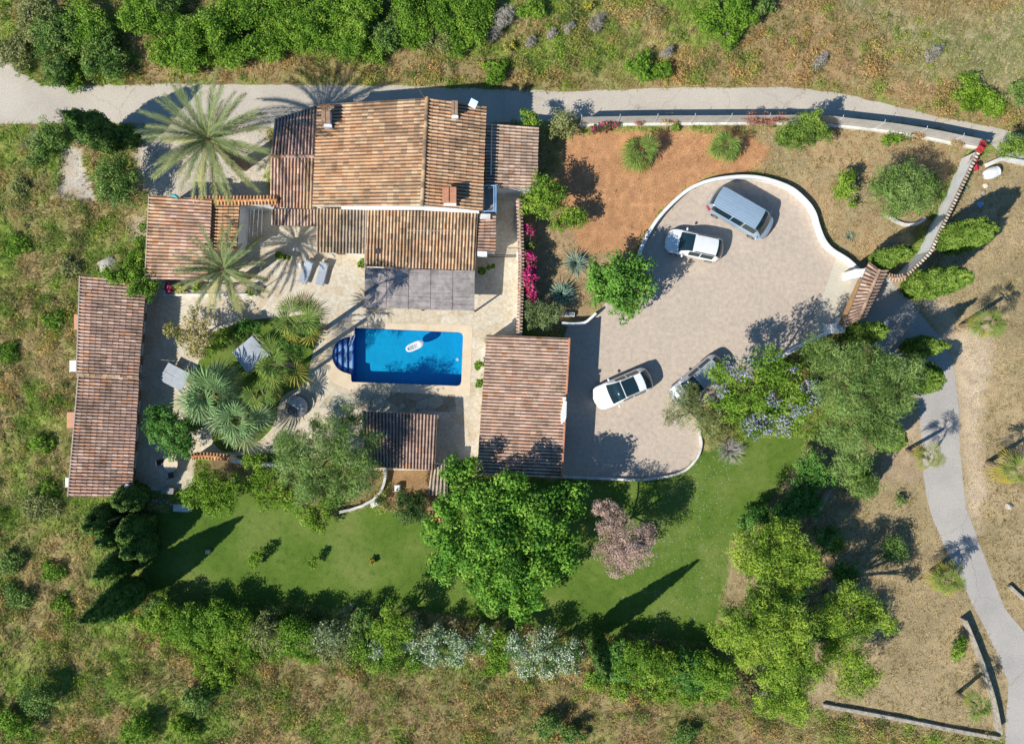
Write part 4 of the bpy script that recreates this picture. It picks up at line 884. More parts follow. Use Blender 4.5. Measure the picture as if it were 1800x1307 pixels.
# ---- palms
def feather_frond(L_,el,droop,seed,col,n=34,wid=.30,yel=0):
    rg=np.random.default_rng(seed); V=[];F=[];K=[]; pts=[]; p=np.zeros(3); a=el
    for i in range(n+1):
        pts.append(p.copy()); p=p+np.array((math.cos(a),0,math.sin(a)))*L_/n; a-=droop/n*(.4+1.2*i/n)
    def q(vs,c): b=len(V); V.extend(vs); F.append((b,b+1,b+2,b+3)); K.extend([c]*4)
    for i in range(n):
        w0=.03*(1-i/n)+.008; y=np.array((0,w0,0)); z=np.array((0,0,w0)); q([pts[i]-y,pts[i]+y,pts[i+1]+y*.9,pts[i+1]-y*.9],(.30,.28,.13)); 
        if i<3: continue
        t=i/n; ll=wid*L_*(math.sin(min(1,t*1.9+.18)*PI/2))*(1-.55*t**3); d=unit(pts[i+1]-pts[i]) if i<n else d
        for s in (1,-1):
            for _ in range(2):
                u=unit(np.array((d[0]*1.15,s*rg.uniform(.5,.8),d[2]*1.15+rg.uniform(-.02,.30)))); b=pts[i]+(pts[i+1]-pts[i])*rg.random(); e=b+u*ll*rg.uniform(.8,1.1)+np.array((0,0,-.10*ll)); wv=d*.027
                c=np.array(col)*rg.uniform(.7,1.25); c=c*(1-yel)+np.array((.42,.33,.08))*yel if yel else c
                q([b-wv,b+wv,e+wv*.25,e-wv*.25],tuple(c))
    return np.array(V),np.array(F),np.array(K)
def fan_frond(Lp,rf,el,seed,col,n=26,span=R(215),yel=0):
    rg=np.random.default_rng(seed); V=[];F=[];K=[]
    def q(vs,c): b=len(V); V.extend(vs); F.append((b,b+1,b+2,b+3)); K.extend([c]*4)
    a=np.array((math.cos(el),0,math.sin(el))); tip=a*Lp+np.array((0,0,-.08*Lp)); mid=a*Lp*.5
    for p0,p1 in ((np.zeros(3),mid),(mid,tip)): q([p0-np.array((0,.022,0)),p0+np.array((0,.022,0)),p1+np.array((0,.016,0)),p1-np.array((0,.016,0))],(.28,.33,.10))
    e2=el-.55; ax=np.array((math.cos(e2),0,math.sin(e2))); sy=np.array((0,1.,0)); nz=np.cross(ax,sy)
    for k in range(n):
        th=-span/2+span*k/(n-1); u=ax*math.cos(th)+sy*math.sin(th)-nz*(-.06*math.cos(th*6)); u=unit(u); l=rf*(.62+.38*math.cos(th*.7))*rg.uniform(.82,1.1); m=tip+u*l*.62+np.array((0,0,.04)); e=tip+u*l+np.array((0,0,-.22*l*rg.uniform(.4,1.3)))
        pw=np.cross(u,nz if abs(u@nz)<.9 else sy); pw=unit(unit(pw)+nz*(.75 if k%2 else -.75)); w=.62*l*span/n*.82; c=np.array(col)*rg.uniform(.55,1.2); c=c*(1-yel)+np.array((.5,.34,.05))*yel
        q([tip,m-pw*w*.5,m+pw*w*.5,tip+u*.01],tuple(c)); q([m-pw*w*.5,e-pw*.006,e+pw*.006,m+pw*w*.5],tuple(c*1.15))
    return np.array(V),np.array(F),np.array(K)
def palm(label,px,py,z,rp,kind='feather',n=44,col=(.20,.26,.12),group=None,tr=.22,yel=.08,name=None,base=None,cols2=None,lo=-.5,hi=1.25):
    SEED[0]+=1; seed=SEED[0]; rg=random.Random(seed); cx,cy=P(px,py,z); bx,by=P(*base) if base else (cx,cy); r=rp*S
    root=empty(name or ('date_palm' if kind=='feather' else 'fan_palm'),label,'palm tree',(bx,by,0),0,group); off=Vector((cx-bx,cy-by,z))
    vs=[]
    for k in range(6):                               # six shapes of frond from upright to hanging
        el=hi+(lo-hi)*k/5
        y=yel if k<4 else yel*3+.12
        cc=col if not cols2 else tuple(np.array(col)*(1-k/5)+np.array(cols2)*k/5)
        a=feather_frond(r*1.12,el,1.0-.10*k,seed*7+k,cc,wid=.125,yel=min(.8,y)) if kind=='feather' else fan_frond(r*.50,r*.54,el,seed*7+k,cc,yel=min(.8,y))
        ob=np_mesh('frond',a[0],a[1],M['leaf'],root,a[2]); vs.append(ob)
    used=set()
    for i in range(n):
        k=min(5,int((i/n)*6)); src=vs[k]
        if k in used: ob=src.copy(); COL.objects.link(ob); ob.parent=root
        else: ob=src; used.add(k)
        ob.location=off+Vector((rg.uniform(-.04,.04),rg.uniform(-.04,.04),.05-.05*k)); jt=.13 if kind=='feather' else .34; ob.rotation_euler=(rg.uniform(-jt,jt),rg.uniform(-jt,jt),i*2.39996+rg.uniform(-jt,jt)*2); s=rg.uniform(.85,1.1) if kind=='feather' else rg.uniform(.62,1.15); ob.scale=(s,s,s)
    for k in range(6):
        if k not in used: bpy.data.objects.remove(vs[k])
    m=MB(); N=max(3,int(z/.25)); pts=[]; rad=[]
    for i in range(N+1):
        t=i/N; pts.append(off*t+Vector((0,0,-.05 if i==0 else 0))); rad.append(tr*(1.25-.35*t+.10*(i%2)))
    if z>.5: m.tube(pts,rad,9).build('trunk',M['palmtrunk'],root)
    if z>1.5 and kind=='feather': MB().lathe(off+Vector((0,0,-.35)),[(tr*.9,0),(tr*1.5,.2),(tr*1.2,.45),(.02,.55)],9).build('crown_boss',M['woodbrown'],root)
    return root
def agave(name,label,cat,px,py,r,h,col,n=60,w=.05,group=None,tipc=None,z0=.05):
    SEED[0]+=1; rg=np.random.default_rng(SEED[0]); bx,by=P(px,py,h*.4); root=empty(name,label,cat,(bx,by,0),0,group); V=[];F=[];K=[]
    for i in range(n):
        a=i*2.39996; el=(1-i/n)*0.15+(i/n)*1.35; L_=r*rg.uniform(.85,1.08)*(1-.25*(i/n)); u=np.array((math.cos(a)*math.cos(el),math.sin(a)*math.cos(el),math.sin(el)*h/r*1.3)); s=np.array((-math.sin(a),math.cos(a),0))
        c=np.array(col)*rg.uniform(.7,1.2); b=len(V); o=np.array((0,0,z0)); m=o+u*L_*.45; e=o+u*L_+np.array((0,0,-.05))
        dn=np.array((0,0,-.03)); V+=[o-s*w*.5,o+s*w*.5,m+s*w,m-s*w,e,m+dn,o+dn]; F+=[(b,b+1,b+2,b+6),(b,b+6,b+5,b+3),(b+1,b+2,b+5,b+6),(b+3,b+5,b+2,b+4)] ; F[-4]=(b,b+6,b+1,b+1) if False else F[-4]
        K+=[c]*7
    # plain two quads per blade keep the mesh clean
    V2=[];F2=[];K2=[]
    for i in range(n):
        o0,o1,m1,m0,e,md,od=V[i*7:i*7+7]; c=K[i*7]; b=len(V2); V2+=[o0,od,md,m0,o1,m1,e,e+np.array((0,0,-.004))]; F2+=[(b,b+1,b+2,b+3),(b+1,b+4,b+5,b+2),(b+3,b+2,b+7,b+6),(b+2,b+5,b+6,b+7)]; K2+=[c*.9,c*.8,c*.85,c*1.15,c*.9,c*1.15,c,c]
    np_mesh('leaves',np.array(V2),np.array(F2),M['leaf'],root,np.array(K2)); MB().tube([(0,0,-.03),(0,0,.12)],[.1,.07],8).build('stem',M['palmtrunk'],root); return root
# ---------------------------------------------------------------- the planting
T=plant
T('broadleaf_tree','huge bright green leafy tree in the middle of the lawn beside the garage','tree',
  [(880,925,62,5.6),(820,960,58,5.0),(950,915,55,5.2),(940,1000,58,4.8),(870,1020,55,4.6),(815,835,34,4.0),(900,862,42,5.0),(1003,880,34,4.2),(925,1068,34,3.6),(785,985,36,4.0),(775,930,30,3.6),(995,950,32,4.0),(850,880,40,5.2),(800,890,36,4.4),(870,970,60,6.0),(905,1055,26,3.4)],'broad',r0=.3,base=(880,935))
T('leafy_tree','rounded bright green tree overhanging the white curved wall and the paved yard','tree',[(1058,482,32,3.4),(1110,478,38,3.6),(1088,520,36,3.4),(1055,510,28,3.0),(1125,508,26,3.0),(1105,545,20,2.6),(1085,495,34,4.0)],'mulberry',r0=.15,base=(1078,505))
T('citrus_tree','larger bright green citrus tree at the corner of the red earth plot','citrus tree',[(950,335,30,2.6),(960,362,32,2.6),(935,355,24,2.3),(975,345,24,2.4)],'lemon','citrus trees')
T('citrus_tree','smaller bright green citrus tree just right of the bigger one by the red earth','citrus tree',[(1010,386,22,1.5),(1000,378,16,1.4),(1024,380,14,1.3),(980,392,16,1.4)],'lemon','citrus trees')
T('citrus_tree','round yellow green citrus tree on the lawn edge left of the lime shrub','citrus tree',[(365,850,34,2.4),(395,860,30,2.2),(345,870,26,2.0),(375,880,28,2.0),(400,885,20,1.8)],'lime','citrus trees')
T('ficus_tree','dense dark glossy tree between the long outbuilding and the blue green fan palms','tree',[(290,735,34,2.6),(315,760,36,2.6),(275,755,22,2.2),(335,745,24,2.2),(300,780,26,2.1),(328,785,18,2.0)],'glossy',r0=.12)
T('sprawling_shrub','sprawling lime green shrub hanging over the white wall above the lawn','shrub',[(448,808,20,1.7),(465,835,28,1.6),(490,860,30,1.6),(520,880,28,1.5),(545,905,24,1.4),(560,918,20,1.2),(575,885,22,1.2),(470,875,22,1.3),(590,880,16,1.1),(440,850,18,1.2)],'lime')
T('olive_tree','wide grey green tree between the pool and the lawn, leaning over the dark shelter','tree',
  [(530,785,38,4.4),(585,770,42,4.8),(620,800,40,4.6),(560,830,42,4.2),(605,850,40,4.0),(640,830,30,3.8),(505,820,28,3.4),(612,735,26,3.4),(540,860,28,3.2),(650,770,24,3.6),(500,775,22,3.2),(560,745,20,3.4)],'pine',r0=.22,base=(590,800))
T('clipped_tree','small round very dark green tree on the brown path above the lawn','tree',[(722,885,26,2.0),(712,872,20,1.9),(735,900,22,1.8),(715,905,20,1.7),(735,875,18,2.0)],'dark')
T('bare_tree','pinkish brown nearly leafless tree standing beside the huge green tree','tree',[(1080,920,32,3.8),(1100,950,38,4.2),(1070,965,30,3.6),(1118,975,34,3.8),(1060,890,20,3.4),(1090,992,26,3.0),(1130,940,26,4.0)],'pinkdry',bark='deadwood',r0=.12,dens=2.3)
PURP=[(.42,.38,.60),(.50,.46,.68),(.38,.35,.55)]
T('jacaranda_tree','spreading tree with lilac flowers and light green leaves over the hidden silver car','tree',
  [(1290,655,34,5.0),(1255,652,18,4.6),(1262,700,24,4.2),(1340,640,38,5.4),(1385,660,38,5.6),(1300,700,36,4.8),(1350,700,42,5.6),(1395,710,36,5.4),(1330,745,28,4.4),(1290,725,24,4.0),(1420,690,30,5.2),(1380,745,26,4.4),(1265,665,20,4.4)],'jaca',r0=.2,base=(1335,680),
  flowers=(.75,PURP,.06,lambda c: (sum((np.hypot(c[:,0]-P(a,b,5)[0],c[:,1]-P(a,b,5)[1])<r_*S) for a,b,r_ in ((1412,690,26),(1395,712,20),(1335,752,24),(1375,752,22),(1290,640,20),(1300,655,14),(1350,700,14),(1420,665,14),(1262,690,14),(1385,640,14)))>0)&(fbm(c[:,0],c[:,1],.5,78,3)>.42)&(c[:,2]>3.2)))
T('pepper_tree','very large grey green weeping tree between the jacaranda and the lane','tree',
  [(1450, 630, 38, 5.6), (1500, 640, 44, 6.4), (1550, 650, 42, 6.2), (1590, 660, 34, 5.6), (1470, 690, 42, 6.2), (1525, 700, 46, 6.6), (1575, 705, 36, 5.8), (1490, 745, 42, 5.8), (1545, 750, 38, 5.6), (1450, 760, 26, 5.0), (1430, 610, 24, 5.0), (1605, 640, 22, 5.0), (1500, 800, 36, 5.0), (1520, 850, 28, 4.2), (1480, 820, 26, 4.4)],'pine',r0=.3,base=(1500,690))
T('feathery_shrub','dull olive feathery shrub at the bottom corner of the yard beside the silver car','shrub',[(1195,708,28,2.5),(1215,685,20,2.4),(1220,725,26,2.4),(1185,735,22,2.0),(1240,745,24,2.0),(1215,700,20,2.6),(1255,770,22,1.4),(1250,735,22,2.0)],'grevillea')
dead('bare_bush','grey leafless bush on the lawn below the jacaranda','shrub',1283,792,1.25,1.1,70)
T('evergreen_shrub','tall dark evergreen shrub standing directly below the lilac flowering tree by the lawn','shrub',[(1345,745,20,1.5),(1320,755,18,1.2),(1310,740,18,1.4)],'dark')
T('evergreen_shrub','upper dark green shrub of the row along the right end of the lawn','shrub',[(1425,815,30,2.2),(1445,835,26,2.2),(1415,845,24,1.9)],'glossy','dark shrubs at the right end of the lawn')
T('evergreen_shrub','middle dark green shrub of the row, above the yellow green tree','shrub',[(1400,880,28,1.9),(1380,895,24,1.6),(1425,885,24,1.9)],'glossy','dark shrubs at the right end of the lawn')
T('evergreen_shrub','low dark shrub with jagged shadow left of the row above the yellow green tree','shrub',[(1330,905,20,1.4),(1350,920,24,1.6),(1310,920,18,1.2),(1385,920,20,1.4)],'glossy','dark shrubs at the right end of the lawn')
T('mimosa_tree','upper yellow green feathery tree right of the lawn','tree',[(1330, 960, 38, 5.6), (1375, 955, 38, 6.0), (1350, 995, 42, 6.2), (1405, 985, 40, 6.2), (1425, 1010, 28, 5.6), (1310, 985, 26, 5.0), (1390, 1020, 30, 5.6), (1380, 930, 28, 5.2)],'mimosa','yellow green trees at the right',r0=.2,dens=1.35)
T('mimosa_tree','lower sprawling yellow green tree in the right bottom area','tree',[(1340, 1060, 42, 7.1), (1300, 1095, 42, 6.9), (1355, 1110, 46, 7.3), (1400, 1095, 38, 7.1), (1320, 1140, 38, 6.5), (1385, 1150, 40, 6.7), (1275, 1115, 28, 5.9), (1360, 1190, 36, 5.9), (1400, 1210, 36, 5.7), (1430, 1170, 32, 6.1), (1350, 1230, 28, 4.9), (1400, 1245, 28, 4.9)],'mimosa','yellow green trees at the right',r0=.24,dens=1.35)
T('mimosa_tree','smaller yellow green tree on the brown field right of the sprawling one','tree',[(1475, 1145, 32, 4.0), (1510, 1160, 32, 4.0), (1495, 1195, 34, 3.6), (1525, 1185, 22, 3.4)],'mimosa','yellow green trees at the right')
T('mimosa_tree','yellow green tree with thin grey branches between the two sprawling ones and the field','tree',[(1470, 1070, 30, 5.8), (1520, 1065, 28, 5.6), (1500, 1095, 32, 5.4), (1545, 1080, 26, 5.2), (1460, 1100, 26, 5.2), (1490, 1040, 22, 5.4), (1560, 1100, 18, 4.2)],'mimosa','yellow green trees at the right',dens=1.1)
T('field_shrub','small lime topped shrub in the dark shade right of the upper feathery tree','shrub',[(1468,962,16,1.0),(1475,955,12,1.0)],'lime')
T('field_shrub','medium green shrub within the tree shadow on the brown field','shrub',[(1572,958,22,1.5),(1585,975,14,1.2),(1560,975,14,1.2)],'scrubdark')
T('field_shrub','dark low shrub in tree shade left of the medium one','shrub',[(1490,1000,22,1.0),(1475,1010,16,.8),(1450,940,24,1.4)],'glossy')
T('field_shrub','small green shrub beside the thin stone wall of the lane','shrub',[(1685,1135,14,.9),(1680,1150,12,.7),(1690,1125,10,.8)],'lemon')
T('field_shrub','sparse little dry shrub left of the lane with a twig shadow','shrub',[(1583,880,12,.4)],'scrubdark',dens=.6)
T('willow_shrub','big grey green rounded shrub tree in the dry garden beside the white wall','tree',[(1560,315,30,2.8),(1600,310,32,3.0),(1580,345,32,2.8),(1625,335,26,2.6),(1545,335,22,2.2),(1610,360,24,2.2),(1640,320,16,2.0),(1570,372,18,1.4)],'pine',r0=.15,dens=1.1)
T('round_shrub','small bright lime green tree left of the grey green shrub tree','shrub',[(1483,325,20,1.6),(1475,340,16,1.3),(1492,312,14,1.4),(1497,356,10,.6)],'lime')
T('clipped_juniper','wide dark green juniper beside the fence with a jagged shadow on the road','shrub',[(1385,240,24,2.0),(1405,228,26,2.4),(1425,215,20,2.8),(1375,245,18,1.6),(1435,230,18,2.2),(1410,245,22,1.7),(1432,205,12,3.2),(1450,235,14,1.2)],'cyp')
T('grey_shrub','feathery yellow grey shrub at the corner between the farmhouse and the road','shrub',[(990,210,20,1.6),(978,225,18,1.3),(998,232,16,1.1),(965,232,18,1.0)],'scrubolive')
T('roof_shrub','bright green shrub peeping over the north edge of the east lean-to','shrub',[(928,206,15,2.3),(940,212,12,2.2)],'lemon')
T('climbing_shrub','bright green climber filling the gap between the pink outbuilding and the long building','shrub',[(250,425,15,1.5),(243,455,18,1.8),(228,480,22,2.4),(205,490,18,2.6),(250,490,22,2.6),(265,512,16,2.3),(238,512,18,2.6),(195,480,14,2.0),(255,400,12,1.2),(272,505,12,2.2)],'lemon',r0=.06)
T('bushy_tree','rough olive green bushy tree below the left cypress','tree',[(195,300,28,2.2),(220,310,26,2.2),(205,335,30,2.0),(228,345,22,1.6),(190,330,22,1.6),(215,280,18,2.0)],'scrubdark')
r=T('bushy_tree','dark green bush with silvery dead branches below the road at far left','shrub',[(88,232,22,1.5),(72,250,20,1.3),(98,248,18,1.3),(75,268,16,.9),(60,285,16,.6)],'scrubdark')
dead('dead_branches','silvery dead branches leaning out of the dark bush at far left','branches',58,255,1.1,1.0,22)
dead('dead_branches','pale dry branches by the road just left of the upper left cypress','branches',108,205,.8,.5,26)
T('tall_shrub','yellow brown thin leaved shrub tree on the left of the pool garden','shrub',[(345,572,22,2.6),(330,595,24,2.6),(355,600,24,2.6),(315,585,18,2.2),(345,620,18,2.0),(365,590,18,2.2),(300,578,14,2.0),(340,550,14,2.4)],'yellowbrown',r0=.06,dens=2.0)
T('pittosporum_shrub','grey green shrub between the agaves and the garage roof','shrub',[(940,545,20,1.7),(962,555,20,1.6),(975,545,14,1.4),(935,562,16,1.3),(955,572,14,1.0)],'olive',dens=1.3)
T('juniper_tree','round dark green conifer cut by the right picture edge below the road','tree',[(1778,256,20,2.4),(1795,260,20,2.4),(1768,262,12,2.0),(1810,258,20,2.4)],'cyp')
PINK=[(.62,.02,.16),(.72,.04,.25),(.58,.02,.12),(.75,.10,.32)]
T('bougainvillea','vivid magenta bougainvillea hedge along the right side of the long white wall','bougainvillea',[(928,405,9,1.5),(933,430,10,1.3),(928,452,13,1.6),(931,475,14,1.6),(930,500,14,1.6),(934,520,11,1.4),(930,485,12,1.8)],'boug','',flowers=(.75,PINK,.08,lambda c:(c[:,1]<P(0,440,1.5)[1])|(c[:,1]>P(0,415,1.5)[1])),crown='leaves')
T('bougainvillea','red bougainvillea tuft at the upper end of the white boundary wall','bougainvillea',[(1722,262,7,2.0),(1728,252,5,1.9),(1712,280,5,1.6),(1716,295,4,1.0)],'boug','',flowers=(.8,[(.6,.03,.04),(.62,.05,.12)],.07),crown='leaves')
T('bougainvillea','faint pink bougainvillea sprays behind the left end of the screen fence','bougainvillea',[(1062,223,10,.7),(1045,228,8,.6),(1080,220,7,.5)],'boug','',dens=.6,flowers=(.35,PINK,.06),crown='leaves')
T('hedge_plant','reddish dry shrub against the fence, larger one left of the juniper','shrub',[(1322,212,17,1.0),(1338,209,13,.9),(1348,218,11,.7)],'dryred')
T('hedge_plant','pinkish red dry shrub touching the juniper at the fence','shrub',[(1365,211,14,1.0),(1378,207,10,.9)],'dryred')
T('hedge_plant','pale yellow dry shrub halfway along the fence above the red earth','shrub',[(1172,209,12,.7),(1184,211,8,.6)],'dryyellow',dens=.6)
T('hedge_plant','thin reddish sprig at the fence left of the pale yellow one','shrub',[(1122,214,9,.5)],'dryred',dens=.4)
T('hedge_plant','orange brown dry tuft at the fence near the right end','shrub',[(1610,238,10,.6),(1620,236,7,.5)],'dryyellow')
T('hedge_plant','second orange brown dry tuft, the last one before the boundary wall','shrub',[(1677,251,10,.6),(1688,253,7,.4)],'dryyellow')
T('hedge_plant','little green leafy plant at the fence above the red earth','shrub',[(1187,224,8,.4)],'lemon')
T('hedge_plant','low green leafy plant along the fence footing right of the juniper','shrub',[(1560,243,13,.4),(1578,245,10,.4)],'scrub')
WHT=[(.66,.70,.54),(.55,.62,.42),(.72,.75,.62)]
T('oleander_hedge','left white flowering oleander bush in the hedge below the big green tree','oleander',[(705,1125,22,1.6),(735,1130,26,1.8),(770,1125,26,1.9),(805,1130,26,1.9),(840,1128,22,1.7),(720,1100,20,1.8),(760,1150,24,1.3),(800,1150,22,1.2),(850,1110,18,1.8),(660,1140,18,1.2)],'oleander','white oleanders',flowers=(.5,WHT,.055,lambda c:(fbm(c[:,0],c[:,1],.9,8,3)>.38)&(c[:,2]>.7)))
T('oleander_hedge','right white flowering oleander bush next to the slim cypress in the hedge','oleander',[(910,1140,24,1.9),(945,1140,28,2.0),(985,1145,26,1.9),(1010,1140,20,1.8),(925,1168,22,1.3),(965,1170,24,1.2),(1000,1168,18,1.2),(905,1120,18,1.8),(960,1115,20,1.9)],'oleander','white oleanders',flowers=(.5,WHT,.055,lambda c:(fbm(c[:,0],c[:,1],.9,9,3)>.38)&(c[:,2]>.7)))
T('hedge_tree','upright yellow green tree in the hedge left of the white oleanders','tree',[(690,1075,22,3.0),(680,1100,26,2.8),(705,1095,22,2.8),(690,1130,24,2.2),(665,1110,18,2.2),(715,1115,18,2.2)],'lime')
T('hedge_tree','silvery grey green shrub in the hedge with bare twigs at its top','tree',[(580,1100,26,2.0),(560,1115,24,1.7),(600,1120,24,1.7),(575,1130,22,1.2)],'olive','',flowers=(.12,WHT,.06))
dead('dead_branches','bare pale twigs sticking up from the hedge left of the yellow green tree','branches',618,1078,1.1,1.6,20)
T('hedge_shrub','dark green shrub under the bare twigs in the hedge','shrub',[(630,1105,24,1.5),(640,1085,20,1.6),(615,1120,18,1.2),(648,1140,22,1.0)],'scrubdark')
hz=[(290,1085,'bright lime shrub, first of the hedge right of the lower left cypress','lime'),(335,1090,'second lime green hedge shrub from the left','scrub'),(385,1085,'round mid green hedge shrub above the rough lime patch','scrub'),(425,1100,'bushy light green hedge shrub casting the largest round shadow on the lawn','lemon'),(470,1105,'greyish light green hedge shrub left of the silvery one','scrubolive'),(515,1110,'low mixed green hedge shrub touching the silvery one','scrub')]
for i,(x,y,lb,kd) in enumerate(hz): T('hedge_shrub',lb,'shrub',[(x,y,30,1.5+.3*(i%3)),(x+22,y+10,26,1.3),(x-20,y+12,26,1.2),(x+4,y-14,22,1.6),(x+10,y+30,22,.8)],kd,'hedge shrubs below the lawn')
hz=[(1120,1150,'green hedge shrub just right of the slim cypress','scrub'),(1165,1160,'rounded green hedge shrub, second from the slim cypress','lemon'),(1210,1168,'green hedge shrub with reddish specks, third from the slim cypress','glossy'),(1252,1172,'last green hedge shrub at the right end of the row','scrub')]
for i,(x,y,lb,kd) in enumerate(hz): T('hedge_shrub',lb,'shrub',[(x,y,30,1.6),(x+22,y+8,26,1.5),(x-20,y+8,26,1.4),(x+6,y+28,26,.8),(x-14,y-8,20,1.6)],kd,'hedge shrubs below the lawn')
T('ground_vine','flat lime green creeper below the right part of the hedge','creeper',[(1045,1196,24,.4,.5),(1085,1204,26,.4,.5),(1130,1210,26,.4,.5),(1170,1216,24,.4,.5),(1210,1222,22,.3,.5),(1245,1225,16,.3,.5),(880,1180,12,.3,.5),(860,1176,12,.3,.5)],'lime',trunk=False)
T('ground_vine','lime green rough patch spreading downhill from the left part of the hedge','creeper',[(345,1125,32,.5,.5),(385,1145,34,.5,.5),(365,1172,30,.4,.5),(318,1112,30,.6,.5),(400,1118,30,.7,.5),(432,1148,30,.5,.5),(480,1138,28,.5,.5),(265,1092,26,.6,.5),(545,1146,26,.4,.5),(400,1190,26,.3,.5),(375,1205,22,.3,.5),(225,1080,18,.4,.5)],'lime',trunk=False)
T('conifer_shrub','dark dying conifer with reddish brown needles at the end of the hedge','shrub',[(1310,1205,16,1.6),(1318,1225,18,1.4),(1300,1190,14,1.5),(1325,1240,12,.8)],'dark','',flowers=(.3,[(.3,.16,.1)],.07))
# cypresses: survey position of the foot, height, radius
cypress('stout dark cypress leaning over the road at upper left','%s' and 205,252,6.8,1.2,'cypshade')
cypress('small dark round topped cypress right beside the stout one at upper left',238,250,2.6,.75,'cypshade')
cypress('triple topped dark cypress, left tip, beside the long building lower corner',238,898,4.6,1.75,'cypshade',tops=5)
cypress('second dark cypress of the clump above the stone pile',240,955,5.0,1.6,'cypshade',tops=5)
cypress('pointed very dark cypress at the lower left corner of the lawn',250,1030,8.2,1.15,'cypshade')
cypress('blunt clipped cypress column below the big green tree',866,1050,3.3,.75,'cyp',blunt=.8)
cypress('slim cypress in the hedge whose long shadow crosses the lawn',1043,1112,8.6,.78,'cypshade')
cypress('cypress leaning over the dry garden just above the gate roof',1530,463,6.6,.68,'cyp',blunt=.5)
cypress('bright clipped cypress outside the wall, highest of those on the right',1652,428,6.4,1.0,'cyp',blunt=1.)
cypress('long clipped cypress outside the wall, lower of the two beside the drive',1590,508,8.4,.92,'cyp',blunt=1.)
cypress('cypress directly below the gate roof with its tip to the right',1487,588,6.4,.75,'cyp',blunt=.6)
cypress('narrow cypress pointing right over the drive from the weeping tree',1590,612,5.8,.8,'cyp')
cypress('short thick cypress right of the weeping tree over the lane',1598,664,3.9,1.0,'cyp',blunt=1.)
cypress('small clipped dark cypress by the lane under the short thick one',1540,765,3.6,.95,'cyp',blunt=1.)
cypress('low clipped cypress at the bottom of the weeping tree',1500,845,2.6,.9,'cyp',blunt=1.)
# palms
palm('giant feathery date palm beside the road left of the farmhouse',368,245,6.6,92,'feather',72,(.16,.24,.09),tr=.35,yel=.08,cols2=(.36,.38,.15))
palm('feathery date palm in front of the pink outbuilding',394,474,4.4,72,'feather',50,(.14,.23,.09),tr=.25,yel=.08,cols2=(.38,.38,.16))
palm('tall thin fan palm with two yellow leaves above the pavilion garden',527,566,7.2,50,'fan',15,(.13,.26,.055),tr=.14,yel=.1,cols2=(.20,.26,.05))
palm('green fan palm right of the grey pavilion',488,640,5.6,52,'fan',16,(.12,.25,.05),tr=.14,yel=.1,cols2=(.20,.28,.06))
palm('big blue green fan palm, upper one of the pair left of the garden',372,695,3.2,60,'fan',30,(.20,.34,.13),tr=.25,yel=.03,cols2=(.30,.36,.18))
palm('big blue green fan palm, lower one of the pair beside the white wall',425,735,3.3,58,'fan',30,(.21,.35,.14),tr=.25,yel=.03,cols2=(.31,.38,.2))
palm('smaller fan palm between the blue green pair and the pool garden path',462,692,4.6,38,'fan',10,(.16,.29,.06),tr=.12,yel=.1)
palm('small young fan palm on the red earth, left one',1127,268,.9,38,'fan',24,(.16,.28,.06),tr=.12,yel=.08,group='young fan palms on the red earth')
palm('small young fan palm on the red earth, right one near the dry grass',1276,257,.9,36,'fan',24,(.16,.28,.06),tr=.12,yel=.08,group='young fan palms on the red earth')
palm('young fan palm at the bend of the lane with a crossing shadow',1633,806,3.1,32,'fan',12,(.15,.27,.05),tr=.12,yel=.3,base=(1594,790))
palm('young fan palm right of the gate drive on the dry grass',1740,566,3.3,36,'fan',13,(.13,.27,.05),tr=.14,yel=.15,base=(1688,572))
palm('young fan palm at the right picture edge beside the boulder field',1785,826,3.4,38,'fan',13,(.14,.27,.05),tr=.14,yel=.2,base=(1735,812))
palm('bushy young fan palm on the left side of the lower lane',1667,1017,2.3,34,'fan',24,(.16,.27,.05),tr=.16,yel=.12)
palm('young fan palm near the lower right wall corner',1716,1239,2.6,27,'fan',13,(.14,.27,.05),tr=.14,yel=.1,base=(1682,1218))
palm('low dwarf palm tuft beside the grey pavilion',408,600,.7,22,'fan',18,(.14,.25,.06),tr=.1,yel=.05)
AG=(.30,.40,.30)
agave('yucca_plant','upper big blue green yucca rosette left of the yard tree','yucca',1012,462,1.35,1.0,AG,60,.06,'yuccas in the dry bed')
agave('yucca_plant','lower big blue green yucca rosette beside the bougainvillea','yucca',987,517,1.5,1.1,(.22,.34,.26),66,.06,'yuccas in the dry bed')
agave('agave_plant','small pale green agave on the dry grass above the gate','agave',1493,416,.55,.35,(.32,.38,.25),34,.04)
agave('agave_plant','spiky light green yucca cluster at the white wall behind the grey green shrub tree','yucca',1655,345,.75,.8,(.22,.34,.08),50,.035)
agave('agave_plant','spiky light green yucca lower along the same white wall','yucca',1640,378,.7,.7,(.20,.32,.08),50,.035)
agave('agave_plant','small grey agave outside the boundary wall','agave',1696,330,.4,.3,(.26,.34,.2),26,.04)

T('garden_shrub','dark green shrub on the garden island above the grey pavilion','shrub',[(432,572,14,1.0),(450,578,12,.9),(420,582,12,.9)],'glossy')
T('garden_shrub','mid green shrub at the left tip of the garden island beside the yellow brown tree','shrub',[(385,600,14,.9),(375,615,12,.8),(395,590,10,.9)],'scrub')
T('garden_shrub','dark green shrub right of the grey pavilion under the tall fan palm','shrub',[(510,600,16,1.0),(525,612,14,.9),(540,590,12,.8)],'glossy')

